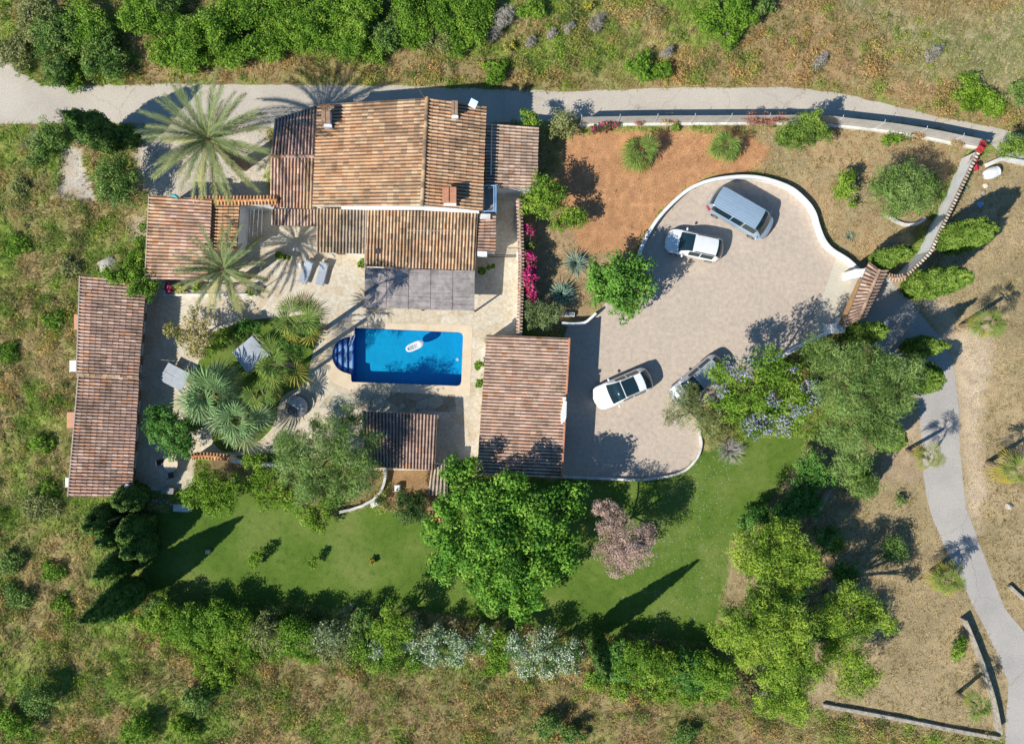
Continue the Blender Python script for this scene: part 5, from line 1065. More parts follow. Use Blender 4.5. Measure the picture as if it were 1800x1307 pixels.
T('hedge_shrub','leafy green hedge shrub filling the space between the two white oleanders','shrub',[(872,1140,24,1.5),(885,1120,20,1.7),(880,1162,20,1.0)],'scrub','hedge shrubs below the lawn')
T('hedge_shrub','green hedge shrub hugging the right side of the slim cypress','shrub',[(1078,1150,24,1.4),(1085,1175,24,1.1),(1062,1180,20,.9),(1090,1135,20,1.5)],'glossy','hedge shrubs below the lawn')
T('hedge_shrub','leafy low hedge shrub below the yellow green upright tree','shrub',[(655,1160,24,1.0),(690,1160,24,1.0),(630,1140,22,1.2),(725,1165,18,.8)],'scrub','hedge shrubs below the lawn')
T('hedge_shrub','leafy hedge shrub on the right of the silvery bush under the bare twigs','shrub',[(605,1142,26,1.1),(575,1145,24,.9),(545,1125,24,1.3)],'scrubolive','hedge shrubs below the lawn')
T('hedge_shrub','dark low shrub between the pointed cypress and the first lime hedge shrub','shrub',[(262,1068,20,1.0),(280,1062,18,1.2),(300,1070,18,1.2)],'scrubdark','hedge shrubs below the lawn')

T('understory_shrub','dark green undergrowth shrub between the upper and the lower yellow green trees','shrub',[(1365,1040,26,1.8),(1395,1050,24,1.6),(1335,1045,22,1.6),(1380,1070,24,1.4)],'glossy')
T('understory_shrub','dark shrub beneath the middle of the sprawling yellow green tree','shrub',[(1335,1110,26,1.6),(1370,1125,26,1.6),(1400,1140,24,1.5),(1350,1150,24,1.3)],'dark')
T('understory_shrub','dark green shrub under the thin branched yellow green tree on the field','shrub',[(1445,1110,24,1.5),(1475,1115,22,1.4),(1460,1145,20,1.0),(1435,1080,22,1.5)],'dark')
T('understory_shrub','dark shrub under the lowest branches of the sprawling yellow green tree near the stone wall','shrub',[(1370,1200,22,1.2),(1395,1215,20,1.0),(1350,1185,20,1.2)],'dark')
# ---------------------------------------------------------------- the scrub north of the road and the wild slopes
nb=[ # px,py,r,h,kind,label
 (95,95,44,2.2,'scrubdark','broad olive green bush filling the upper left corner above the road bend'),
 (150,40,40,2.4,'scrub','green bush at the top edge left of the dark gap'),
 (185,115,38,2.0,'scrubdark','dark olive bush just above the road near the upper left'),
 (60,40,34,1.8,'scrubolive','dull grey green bush at the top left corner'),
 (130,130,28,1.2,'scrub','low green bush touching the road verge at upper left'),
 (248,25,34,2.6,'scrub','bright green bush at the top edge right of the dark gap'),
 (262,52,22,1.8,'scrub','lower lobe bush hanging below the bright green top edge one'),
 (330,55,40,2.8,'scrub','big bright green bush above the giant date palm, left half'),
 (378,45,36,2.8,'scrub','big bright green bush above the giant date palm, right half'),
 (345,98,34,1.8,'scrub','rounded green bush lowest above the giant date palm'),
 (430,30,38,2.6,'scrub','bright green top edge bush above the palm shadow'),
 (468,70,30,2.0,'scrub','green bush directly above the palm shadow on the road'),
 (500,25,36,2.6,'scrub','leafy top edge bush, fourth green mass from the left'),
 (548,45,38,2.6,'scrub','large bright bush above the left end of the farmhouse roof'),
 (595,75,38,2.2,'scrub','lowest bulging bright bush above the farmhouse roof'),
 (620,25,34,2.4,'scrub','top edge bush right above the bulging one'),
 (575,15,30,2.4,'scrub','small top edge bush left of the dark furrow'),
 (690,60,28,2.0,'scrubdark','bluish dark green bush beside the yellow flower tuft'),
 (720,25,36,2.4,'scrub','bright top edge bush above the yellow flower tuft'),
 (775,30,34,2.4,'scrub','bright top edge bush above the house ridge'),
 (765,68,28,1.4,'scrubolive','mixed olive bush above the house ridge'),
 (825,45,32,2.2,'scrub','bright green bush left of the large dry grey shrub'),
 (838,15,26,2.2,'scrub','small top edge bush beside the large dry grey shrub'),
 (868,122,26,1.2,'scrub','low green bush just above the road near the house east corner'),
 (935,22,24,1.6,'scrub','green bush right of the large dry grey shrub'),
 (1255,35,34,2.2,'scrub','green bush with a grey twig top at the upper right'),
 (1300,22,30,2.4,'scrub','bright round green bush at the upper right top edge'),
 (1285,62,26,1.4,'scrub','lower green bush of the group at the upper right'),
 (1340,5,24,1.8,'scrubdark','dark bush cut by the top edge at the upper right'),
 (1125,118,28,1.5,'scrub','isolated round green bush above the road above the red earth'),
 (1165,122,18,1.2,'scrub','small dark bush right beside the isolated round one'),
 (1700,165,34,.9,'lime','lime green low bush above the lane end at the right'),
 (1745,180,26,.8,'lime','second lime green low bush at the right edge above the road'),
 (1795,165,22,1.4,'scrubdark','dark green bush cut by the right picture edge above the road'),
 (30,95,30,1.6,'scrubolive','greyish bush at the bend of the side track'),
 (100,60,34,2.2,'scrubdark','dark green bush between the corner bush and the top edge'),
 (190,75,30,2.2,'scrubdark','dark bush beside the dark gap above the road'),
 (295,85,26,1.6,'scrub','green bush left of the lowest one above the giant date palm'),
 (405,88,30,1.8,'scrub','green bush right of the lowest one above the giant date palm'),
 (300,8,30,2.4,'scrubdark','dark green bush cut by the top edge above the giant date palm'),
 (505,72,28,1.8,'scrub','green bush between the palm shadow and the farmhouse'),
 (655,15,28,2.2,'scrub','top edge bush above the thin dry grey shrub'),
 (660,88,24,1.6,'scrub','low green bush right of the bulging one above the farmhouse'),
 (730,62,26,1.8,'scrub','green bush just above and right of the yellow tuft'),
 (795,72,24,1.4,'scrub','green bush above the chimney end of the farmhouse'),
]
for i,(x,y,r_,h_,k,lb) in enumerate(nb):
    rg=random.Random(i); r_*=(1.22 if y<112 and x<880 else 1.); l=[(x,y,r_*.62,h_*.6)]+[(x+math.cos(a)*r_*.62,y+math.sin(a)*r_*.6,r_*rg.uniform(.36,.58),h_*rg.uniform(.35,.7)) for a in [rg.uniform(0,6.28)+j*1.05 for j in range(6)]]
    plant('scrub_bush',lb,'bush',l,k,'evergreen bushes north of the road',r0=.04)
nb2=1
gb=[(885,35,26,1.6,'large dry grey shrub, tallest of the grey ones at the top'),(868,60,18,1.0,'lower part shrub of dry grey stems below the tallest'),(655,52,13,1.2,'thin dry grey shrub between the two green masses'),(722,45,12,1.2,'dry grey shrub above the yellow flower tuft'),(817,20,12,1.1,'small dry grey shrub in the green bush above the ridge'),
 (1172,92,13,1.3,'pale grey shrub beside the isolated round green bush'),(1048,40,20,.9,'dry grey shrub patch at the top, right of centre'),(1000,50,14,.9,'dry grey shrub between the top patch and the green bush'),(970,60,12,.9,'small dry grey shrub with a dark shadow, near the green bush'),(932,75,13,.8,'low dry grey shrub lowest of the grey ones'),(1280,55,14,1.3,'grey twiggy shrub on the green bush group at the upper right'),(1440,110,18,.6,'greyish dry shrub alone on the brown slope above the road'),(1640,95,22,.4,'flat grey dry shrub in the pale olive grass at the right')]
for x,y,r_,h_,lb in gb: plant('dry_shrub',lb,'shrub',[(x,y,r_*.7,h_*.6,1.2),(x+r_*.35,y-r_*.4,r_*.5,h_*.6,1.2),(x-r_*.3,y+r_*.4,r_*.5,h_*.45,1.2)],'greyherb','dry grey shrubs north of the road',trunk=False,crown='stems')
for x,y,lb in ((708,64,'yellow flowering tuft beside the bluish dark bush'),(895,82,'yellow flowering tuft below the large dry grey shrub'),(1035,12,'yellow flowering tuft at the top edge right of centre'),(1150,130,'yellow flowering tuft under the isolated round bush')):
    plant('broom_shrub',lb,'shrub',[(x,y,10,.5)],'scrubolive','yellow broom tufts',flowers=(.5,[(.62,.5,.05),(.55,.42,.04)],.06),trunk=False)
sb=[(60,1215,44,2.6,'scrubdark','large green tree mass in the bottom left corner with a dark shadow'),(30,1270,36,2.2,'scrub','bright green bush at the bottom left corner'),
 (245,1285,34,2.2,'scrub','bright green bush at the bottom edge left of centre'),(320,1285,30,1.6,'lime','yellowish feathery bush at the bottom edge beside the bright green one'),(350,1230,34,2.0,'scrubdark','dark green round bush above the yellowish feathery one'),
 (965,1275,30,2.4,'scrubdark','green tree at the bottom edge right of the middle'),(1010,1290,24,2.0,'scrubdark','second green tree at the bottom edge touching the first'),(1205,1290,26,1.4,'scrubdark','dark green bush at the bottom edge below the hedge end'),
 (75,890,40,1.6,'scrubolive','grey green bush with a bare crooked stem left of the triple cypress'),(20,985,28,1.0,'scrubdark','green bush at the left edge level with the stone pile'),(30,1045,30,1.0,'scrubdark','dark green bush at the left edge below the stone track'),
 (95,1000,24,.9,'scrub','rounded green bush left of the stone pile'),(110,1060,22,.7,'lime','lime green bush tuft left of the pointed cypress'),
 (75,780,24,1.0,'scrub','brighter green bush left of the long building lower half'),(85,860,22,.8,'scrub','green bush left of the long building bottom corner'),(95,560,24,1.0,'scrub','green bush left of the upper clay box'),
 (35,430,26,.8,'scrub','green bush at the left edge left of the pink outbuilding'),(120,470,26,.8,'scrubolive','dull green bush by the white boulder'),(30,330,26,.7,'scrubolive','dull green bush at the left edge below the dark bush'),(15,620,24,.8,'scrub','green bush at the left picture edge halfway down')]
for i,(x,y,r_,h_,k,lb) in enumerate(sb):
    rg=random.Random(i+90); l=[(x,y,r_*.6,h_*.6)]+[(x+math.cos(a)*r_*.6,y+math.sin(a)*r_*.5,r_*rg.uniform(.34,.5),h_*rg.uniform(.25,.5)) for a in [rg.uniform(0,6.28)+j*.9 for j in range(7)]]
    plant('scrub_bush',lb,'bush',l,k,'bushes on the wild slopes',r0=.05,dens=.7,fl=.65)
# countless small growth: low clumps and grass blades as two masses of ground cover
def scatter_clumps(n,seed):
    rg=np.random.default_rng(seed); X=rg.uniform(-41,41,n); Y=rg.uniform(-30.5,30.5,n); C,wi,de,A,B,hd=zones(X,Y); g=fbm(X,Y,2.4,60,4)
    keep=(hd>.35)&(wi>.5)&(rg.random(n)<np.clip((g-.30)*2.6,0.08,1)*np.clip(wi,0,1)); X,Y,A,B,wi,hd,g=X[keep],Y[keep],A[keep],B[keep],wi[keep],hd[keep],g[keep]; n=len(X)
    Z=height(X,Y,wi,hd); r=rg.uniform(.12,.42,n)*(1+.7*(g>.6)); m=(85*(r/.35)**1.7+16).astype(int); ci=np.repeat(np.arange(n),m); N=len(ci)
    e=unit(rg.normal(0,1,(N,3))); e[:,2]=np.abs(e[:,2]); q=np.stack([X,Y,Z],-1)[ci]+e*(r[ci]*rg.uniform(.45,1.25,N))[:,None]*np.array((1,1,.75))
    green=np.array([(.15,.27,.045),(.24,.36,.06),(.21,.26,.09),(.34,.38,.10),(.08,.15,.04),(.32,.31,.15),(.30,.24,.14)]); brown=np.stack([A,A*.75+.02],1)
    gi=rg.integers(0,len(green),n); isg=rg.random(n)<np.where(A[:,1]>A[:,0]*.9,.9,.55); base=np.where(isg[:,None],green[gi],A*rg.uniform(.75,1.1,(n,1)))
    col=base[ci]*rg.uniform(.68,1.35,(N,1))*np.array((1.12,1.06,.85)); V,F=leaf_faces(q,e,.075,.3,rg,.9); return V,F,np.repeat(col,4,0)
V,F,K_=scatter_clumps(20000,5); o=np_mesh('undergrowth',V,F,M['leaf'],None,K_); tag(o,'low mixed green and brown undergrowth covering the wild slopes','undergrowth',kind='stuff')
def blades(n,seed,lawn=False):
    rg=np.random.default_rng(seed); X=rg.uniform(-42,42,n); Y=rg.uniform(-31,31,n); C,wi,de,A,B,hd=zones(X,Y); g=fbm(X,Y,.7,66,4)
    k=(hd>.04)&(rg.random(n)<de*np.clip((g-.2)*2.2,.15,1)); X,Y,A,B,wi,hd,g=[v[k] for v in (X,Y,A,B,wi,hd,g)]; n=len(X); Z=height(X,Y,wi,hd)
    t=np.clip((fbm(X,Y,1.6,70,4)-.5)*4+.5+rg.normal(0,.25,n),0,1)[:,None]; base=A*(1-t)+B*t; tl=(.13+.30*np.clip(wi,0,1))*rg.uniform(.6,1.3,n)
    nb_=7; ci=np.repeat(np.arange(n),nb_); N=len(ci); wd=fbm(X,Y,6,80,2)*6.28; a=np.where(rg.random(N)<.5,wd[ci]+rg.normal(0,.5,N),rg.uniform(0,2*PI,N)); l=tl[ci]*rg.uniform(.6,1.2,N); el=rg.uniform(.15,1.1,N)
    o=np.stack([X[ci]+rg.normal(0,.06,N),Y[ci]+rg.normal(0,.06,N),Z[ci]-.01],-1); u=np.stack([np.cos(a)*np.cos(el),np.sin(a)*np.cos(el),np.sin(el)],-1); s=np.stack([-np.sin(a),np.cos(a),0*a],-1)*(.018+.012*rg.random(N))[:,None]
    tip=o+u*l[:,None]; V=np.stack([o-s,o+s,tip],1).reshape(-1,3); col=base[ci]*rg.uniform(.65,1.35,(N,1)); return V,np.arange(3*N).reshape(N,3),np.repeat(col,3,0)
V,F,K_=blades(190000,6); o=np_mesh('grass',V,F,M['blade'],None,K_); tag(o,'dry and green grass tufts growing over the slopes and verges','grass',kind='stuff')
rg=np.random.default_rng(12); X=rg.uniform(6,16,1500); Y=rg.uniform(-19,-6,1500); z=fbm(X,Y,2.5,12,3); k=(sdf(X,Y,pix(LAWN))<-.2)&(z+.35*(X-4)/12>.62); q=np.stack([X[k],Y[k],np.full(k.sum(),.02)],-1); V,F=leaf_faces(q,np.tile((0,0,1.),(len(q),1)),.022,.9,rg,.2)
o=np_mesh('daisies',V,F,M['blade'],None,np.full((len(V),3),.72)); tag(o,'tiny white daisies scattered over the right half of the lawn','daisies',kind='stuff')
plant('lawn_sapling','small lime green sapling on the left lawn, larger of two with shadows','sapling',[(448,983,12,.8),(455,975,10,1.0),(445,992,8,.6)],'lime','saplings on the lawn',r0=.03)
plant('lawn_sapling','smaller yellow green sapling right of the larger one on the lawn','sapling',[(549,990,9,.7),(551,983,7,.9)],'lime','saplings on the lawn',r0=.03)
plant('lawn_sapling','tiny orange flecked seedling on the lawn, rightmost','sapling',[(655,985,6,.25)],'lemon','saplings on the lawn',flowers=(.2,[(.6,.25,.03)],.05),r0=.02,dens=.5)
# ---------------------------------------------------------------- cars
def car(name,label,cx,cy,hd,L_,W_,H_,mat,kind='hatch',sunroof=False,rails=True,ribs=False,group='cars parked on the paved yard',cat='car'):
    root=empty(name,label,cat,(cx,cy,.012),R(hd),group); hl=L_/2
    if kind=='van': ZB=[(-1,.75),(-.97,1.12),(.62,1.12),(.74,1.08),(.9,.98),(.97,.8),(1,.55)]; wr0,wr1,fr0,fr1=-.98,-.90,.52,.84
    elif kind=='suv': ZB=[(-1,.62),(-.95,1.0),(.2,1.0),(.5,.98),(.8,.86),(.94,.72),(1,.5)]; wr0,wr1,fr0,fr1=-.95,-.68,.06,.50
    else: ZB=[(-1,.6),(-.95,.98),(.2,.95),(.5,.93),(.8,.82),(.94,.68),(1,.48)]; wr0,wr1,fr0,fr1=-.94,-.72,.10,.56
    zx=np.array([a for a,_ in ZB]); zz=np.array([b for _,b in ZB])
    st=np.unique(np.round(np.concatenate([np.linspace(-1,1,61),np.linspace(wr0,wr1,9),np.linspace(fr0,fr1,11),[-.995,-.985,.985,.995]]),4)); V=[];T_=[]
    nr=14
    for t in st:
        e=max(0,(abs(t)-.72)/.28); w_=W_/2*(1-.17*e**2.2-.12*e**9)*(1-.02*(1+math.cos(t*4))*0); zb=np.interp(t,zx,zz)
        if t<=wr0 or t>=fr1: f=0
        elif t<wr1: f=(t-wr0)/(wr1-wr0)
        elif t<=fr0: f=1
        else: f=(fr1-t)/(fr1-fr0)
        f=f*(1.9-.9*f) if kind!='van' else f*(1.5-.5*f)
        zr=zb+(H_-.05-zb)*f*(1-.05*max(0,-t)); yr=w_*(.86-(.12 if kind!='van' else .03)*f)
        half=[(w_*.80,.20),(w_*.96,.26),(w_*1.0,.46),(w_*.995,.62*min(1,zb)),(w_*.965,zb-.03),(w_*.93,zb+.005),(w_*.93+(yr-w_*.93)*.5,zb+(zr-zb)*.5),(yr,zr)]
        for k in range(1,nr+1):
            u=1-k/nr; z=zr+(.05 if f>0 else .07)*(1-u*u)*1.0+(.012*math.cos(u*PI*9) if ribs and f>.98 and .05<u<.93 and t<.42 else 0); half.append((yr*u,z))
        row=[(t*hl,y,z) for y,z in half]+[(t*hl,-y,z) for y,z in half[-2::-1]]; V.append(row); T_.append((t,f))
    V=np.array(V); bow=(V[:,:,1]/(W_/2))**2; V[:,:,0]-=np.sign(V[:,:,0])*(.14 if kind=='van' else .20)*bow*np.clip(np.abs(V[:,:,0])/hl,0,1)**1.3; ns,nc,_=V.shape; nh=8+nr; parts={}
    def put(nm,i,j): parts.setdefault(nm,[]).append((i,j))
    for i in range(ns-1):
        tm=(T_[i][0]+T_[i+1][0])/2; fm=(T_[i][1]+T_[i+1][1])/2
        for j in range(nc-1):
            jj=j if j<nh-1 else nc-2-j; sd_='r' if j<nh-1 else 'l'; nm='body'
            if jj in (5,6) and fm>.55 and wr1+.02<tm<fr0+.10:
                pill=(abs(tm-(-.22))<.025 or (kind=='van' and (abs(tm-.18)<.03)))
                nm='body' if pill or (jj==6 and False) else 'side_window'+sd_
            elif jj>=8 and fr0<tm<fr1-.01: nm='windshield'
            elif jj>=8 and wr0+.01<tm<wr1: nm='rear_window'
            elif sunroof and jj>=9 and -.42<tm<fr0-.04: nm='sunroof'
            elif jj in (2,3) and tm>.90: nm='headlight'+sd_
            elif jj in (3,4) and tm<-.88: nm='tail_light'+sd_
            put(nm,i,j)
    vv=V.reshape(-1,3)
    for nm,cells in parts.items():
        F=np.array([(i*nc+j,(i+1)*nc+j,(i+1)*nc+j+1,i*nc+j+1) for i,j in cells]); u,inv=np.unique(F,return_inverse=True); F2=inv.reshape(F.shape)
        base=nm.rstrip('rl') if nm[-1] in 'rl' and nm[:-1] in ('side_window','headlight','tail_light') else nm
        mt=mat if base=='body' else M['glass'] if base in ('windshield','rear_window','side_window','sunroof') else M['lens'] if base=='headlight' else M['red']
        np_mesh(base,vv[u],F2,mt,root,smooth=True)
    mb=MB(); mb.add([tuple(v) for v in V[0]],[tuple(range(nc))]); mb.build('rear_bumper',mat,root); mb=MB(); mb.add([tuple(v) for v in V[-1]],[tuple(range(nc))]); mb.build('front_bumper',mat,root)
    MB().box(-hl*.93,hl*.93,-W_*.40,W_*.40,.2,.24).build('underbody',M['darkmetal'],root)
    for sx in (.62,-.60):
        for sy in (1,-1):
            x=sx*hl; y=sy*(W_/2-.10); Mx=Matrix.Translation((x,y,.32))@Matrix.Rotation(R(90)*sy*-1,4,'X'); pr=[(.20,-.1),(.30,-.1),(.325,-.06),(.325,.07),(.30,.105),(.20,.11)]
            m=MB().lathe((0,0,0),pr,20); m.v=[tuple(Mx@Vector(v)) for v in m.v]; wh=m.build('wheel',M['tyre'],root,smooth=True)
            m=MB().lathe((0,0,0),[(0,.085),(.06,.10),(.07,.06),(.16,.075),(.2,.112)],10); m.v=[tuple(Mx@Vector(v)) for v in m.v]; m.build('rim',M['rim'],wh)
    for sy in (1,-1):
        x=hl*(fr0+(fr1-fr0)*.62); z=np.interp(x/hl,zx,zz)+.08; m=MB().rock((x,sy*(W_/2+.10),z),(.09,.14,.085),3); m.build('mirror',mat,root,smooth=True)
        if rails:
            z=H_-.0; yy=sy*W_/2*.70; m=MB().tube([(wr1*hl+.05,yy,H_-.10),(wr1*hl+.2,yy,H_-.005),(0,yy,H_+.01),(fr0*hl-.25,yy,H_-.005),(fr0*hl-.08,yy,H_-.09)],.022,6); m.build('roof_rail',M['metal'] if sunroof else M['darkmetal'],root,smooth=True)
    MB().box(hl-.03,hl+.006,-.24,.24,.36,.47).build('number_plate',M['white'],root); MB().box(-hl-.006,-hl+.03,-.24,.24,.6,.71).build('number_plate',M['white'],root)
    w0=MB(); xw=hl*(fr1-.012); zw=np.interp(xw/hl,zx,zz)+.085
    for y0 in (-.45,.12): w0.tube([(xw,y0,zw),(xw-.28,y0+.42,zw+.14)],.012,5)
    w0.build('wiper',M['darkmetal'],root)
    return root
x,y=P(1221,431,.7); car('parked_car','white hatchback with dark roof rails, nose in the shade of the yard tree',x,y,168,4.2,1.78,1.55,M['paintwhite'])
x,y=P(1303,375,1.0); car('parked_van','silver blue passenger van with ribbed roof at the top of the yard',x,y,-30,4.95,1.92,1.97,M['paintblue'],'van',rails=False,ribs=True,cat='van')
x,y=P(1095,683,.8); car('parked_car','white car with large dark glass sunroof near the garage',x,y,203,4.45,1.86,1.62,M['paintwhite'],'suv',sunroof=True)
x,y=P(1228,668,.7); car('parked_car','silver car half hidden under the jacaranda',x,y,220,4.5,1.8,1.48,M['paintsilver'],rails=False)
# ---------------------------------------------------------------- terrace furniture and small things
def lounger(label,a,b,curve):
    p=P3(*a,.35); q=P3(*b,.35); c=(p+q)/2; an=math.atan2((p-q).y,(p-q).x); root=empty('sun_lounger',label,'sun lounger',(c.x,c.y,.03),an,'sun loungers on the terrace'); hl=(p-q).length/2; w_=.33
    m=MB().box(-hl,hl,-w_,w_,.26,.31)
    m.build('frame',M['whitemetal'],root,bevel=.01)
    V=[];n=16
    for i in range(n+1):
        t=i/n; x=-hl+2*hl*t; z=.33+max(0,(t-.62))*curve; V.append((x,z))
    m=MB()
    for i,(x,z) in enumerate(V):
        m.v+=[(x,-w_+.02,z),(x,-w_+.02,z+.07),(x,-w_+.08,z+.09),(x,w_-.08,z+.09),(x,w_-.02,z+.07),(x,w_-.02,z)]
        if i: b_=6*i; m.f+=[(b_-6+k,b_+k,b_+(k+1)%6,b_-6+(k+1)%6) for k in range(6)]
    m.f+=[tuple(range(6)),tuple(range(6*n,6*n+6))[::-1]]; m.build('mattress',M['bluegrey'],root,smooth=False)
    m=MB()
    for sx in (-.8,.72):
        for sy in (-.28,.28): MB().tube([(sx*hl,sy,0),(sx*hl,sy,.27)],.02,6).build('leg',M['whitemetal'],root)
    MB().box(hl*.78,hl*.98,-.24,.24,.43+.33*curve,.47+.36*curve).build('pillow',M['fabric'],root,bevel=.02)
lounger('left grey blue sun lounger with small table at its head',(546,458),(531,497),.9); lounger('right grey blue sun lounger, plain and straight',(571,462),(561,501),.45)
x,y=P(525,467,.4); r=empty('side_table','small white cube side table at the left lounger','side table',(x,y,.03)); MB().box(-.17,.17,-.17,.17,.36,.4).build('top',M['white'],r,bevel=.01)
for a in (-.13,.13):
    for b in (-.13,.13): MB().box(a-.02,a+.02,b-.02,b+.02,0,.36).build('leg',M['white'],r)
def potted(label,px,py,r_,stem=None):
    x,y=P(px,py,.4); root=empty('potted_plant',label,'potted plant',(x,y,.03)); MB().lathe((0,0,0),[(.02,0),(.2,0),(.28,.38),(.30,.42),(.25,.42),(.24,.36),(0,.36)],16).build('pot',M['pot'],root,smooth=True)
    V,F,K_,C_,N_=crown_arrays([(0,0,.5,r_,.7)]+([(stem[0],stem[1],.55,.2,.6),(stem[0]*1.7,stem[1]*1.7,.6,.14,.6)] if stem else []),'lime',int(px),.6); np_mesh('foliage',V,F,M['leaf'],root,K_)
potted('potted yucca in a dark pot on the terrace left of the loungers',491,449,.28,(.45,-.12)); potted('potted plant in a round dark pot beside the east end of the pergola',847,476,.26,(.5,.18))
# pavilion
pv=Root('garden_pavilion','square grey fabric pavilion standing askew in the pool garden','pavilion',440,620)
c4=[P3(443,590,2.2),P3(473,624,2.2),P3(435,656,2.2),P3(408,619,2.2)]; ctr=sum(c4,Vector())/4; m=MB(); n=10; g_=[]
for i in range(n+1):
    for j in range(n+1):
        a=c4[0].lerp(c4[1],i/n).lerp(c4[3].lerp(c4[2],i/n),j/n); m.v.append((a.x,a.y,a.z+.14*math.sin(PI*i/n)*math.sin(PI*j/n)+.02*math.sin(i*2.1)*math.sin(j*1.7)))
m.f=[(i*(n+1)+j,(i+1)*(n+1)+j,(i+1)*(n+1)+j+1,i*(n+1)+j+1) for i in range(n) for j in range(n)]; m.build('canopy',M['fabric'],smooth=True)
m=MB()
for i in range(4): a,b=c4[i],c4[(i+1)%4]; m.add([a+Vector((0,0,.0)),b,b-Vector((0,0,.22)),a-Vector((0,0,.22))],[(0,1,2,3)])
m.build('valance',M['darkfabric'])
for a in c4: p=ctr+(a-ctr)*.96; MB().tube([(p.x,p.y,0),(p.x,p.y,2.18)],.04,8).build('post',M['darkmetal'])
a,b=c4[0]+Vector((.12,.12,.0)),c4[1]+Vector((.25,.1,-.02)); MB().tube([a,b],.035,6).build('awning_bar',M['greywood'])
pv.done()
# table of four panels
tb=Root('outdoor_table','large pale grey table of four slabs at the edge of the long building shadow','table',308,662)
q=[P3(296,637,.76),P3(334,656,.76),P3(319,688,.76),P3(279,667,.76)]
for i in range(2):
    for j in range(2):
        f=lambda s_,t_: q[0].lerp(q[1],s_).lerp(q[3].lerp(q[2],s_),t_)
        s0,s1=(0,.43) if i==0 else (.44,1); t0,t1=(0,.49) if j==0 else (.505,1); pts=[f(s0,t0),f(s1,t0),f(s1,t1),f(s0,t1)]
        MB().prism([(v.x,v.y) for v in pts],.72+(.0 if i==0 else .035),.76+(0 if i==0 else .035)).build('table_top' if i else 'side_leaf',M['fabric'] if i==0 else M['concretegrey'] if 'concretegrey' in M else M['fabric'])
for v in q: c=sum(q,Vector())/4; w_=v+(c-v)*.15; MB().tube([(w_.x,w_.y,.03),(w_.x,w_.y,.72)],.03,6).build('leg',M['darkmetal'])
tb.done()
def rtable(label,px,py,r_,h_,mat='rock'):
    x,y=P(px,py,h_); root=empty('round_table',label,'table',(x,y,.03)); MB().lathe((0,0,0),[(0,h_),(r_,h_),(r_,h_-.05),(0,h_-.05)],24).build('table_top',M[mat],root); MB().lathe((0,0,0),[(.2,0),(.07,.1),(.06,h_-.05)],12).build('pedestal',M['darkmetal'],root)
rtable('round pale stone table on the shaded terrace below the glossy dark tree',300,815,.52,.75,'coping')
for i,(px,py,a,lb) in enumerate(((283,812,10,'dark metal chair left of the round stone table'),(300,835,100,'dark metal chair below the round stone table'))):
    x,y=P(px,py,.5); r=empty('garden_chair',lb,'chair',(x,y,.03),R(a)); MB().box(-.2,.2,-.2,.2,.42,.45).build('seat',M['darkmetal'],r); MB().box(-.22,-.18,-.2,.2,.46,.85).build('backrest',M['darkmetal'],r)
    for a_ in (-.17,.17):
        for b_ in (-.17,.17): MB().tube([(a_,b_,0),(a_,b_,.42)],.015,5).build('leg',M['darkmetal'],r)
# round daybed with folding canopy
db=Root('round_daybed','grey round daybed with a folded canopy between the palms and the pool terrace edge','daybed',522,712)
x,y=P(522,714,.3); MB().lathe((x,y,.03),[(0,.38),(.78,.38),(.82,.32),(.82,0)],28).build('base',M['darkfabric'],smooth=False)
m=MB(); N1,N2=14,8
for i in range(N1+1):
    a=R(-35)+R(160)*i/N1*1.15
    for j in range(N2+1):
        e=R(8)+R(78)*j/N2; rr=.78+.02*math.cos(i*PI); m.v.append((x+rr*math.cos(a)*math.cos(e),y+rr*math.sin(a)*math.cos(e),.42+.75*math.sin(e)))
m.f=[(i*(N2+1)+j,(i+1)*(N2+1)+j,(i+1)*(N2+1)+j+1,i*(N2+1)+j+1) for i in range(N1) for j in range(N2)]; m.build('canopy',M['fabric']); db.done()
# inflatable float on the water
x,y=P(729,608,0); fl_=empty('pool_float','white inflatable lounger with striped centre floating on the pool','pool float',(x,y,-.06),R(24))
m=MB(); N1=40
ring=[(.62*math.cos(t)*(1-.0*abs(math.sin(t))),(.26+.04*math.cos(2*t))*math.sin(t)) for t in [2*PI*i/N1 for i in range(N1+1)]]
def torus(pts,r_,z0,name,mat):
    m=MB(); n=len(pts)-1
    for i in range(n):
        a=Vector((*pts[(i-1)%n],0)); b=Vector((*pts[(i+1)%n],0)); d=(b-a).normalized(); s=Vector((-d.y,d.x,0))
        for k in range(8): t=2*PI*k/8; p=Vector((*pts[i],z0))+s*math.cos(t)*r_+Vector((0,0,math.sin(t)*r_)); m.v.append(tuple(p))
    for i in range(n):
        for k in range(8): m.f.append((i*8+k,((i+1)%n)*8+k,((i+1)%n)*8+(k+1)%8,i*8+(k+1)%8))
    return m.build(name,mat,fl_,smooth=True)
torus(ring,.085,.06,'ring',M['whitemetal']); MB().lathe((.42,0,.08),[(0,.09),(.12,.10),(.2,.06),(.2,0)],16).build('headrest',M['whitemetal'],fl_,smooth=True)
M['salmon']=stain('salmon_vinyl',(.62,.42,.38),.4,.1,5); M['greyvinyl']=stain('grey_vinyl',(.4,.42,.45),.4,.1,5)
MB().box(-.45,-.12,-.17,.17,.03,.09).build('seat_panel',M['greyvinyl'],fl_,bevel=.02)
for k in range(4): MB().box(-.1+.09*k,-.035+.09*k,-.17,.17,.03,.085).build('stripe_panel',M['salmon'] if k%2 else M['whitemetal'],fl_,bevel=.01)
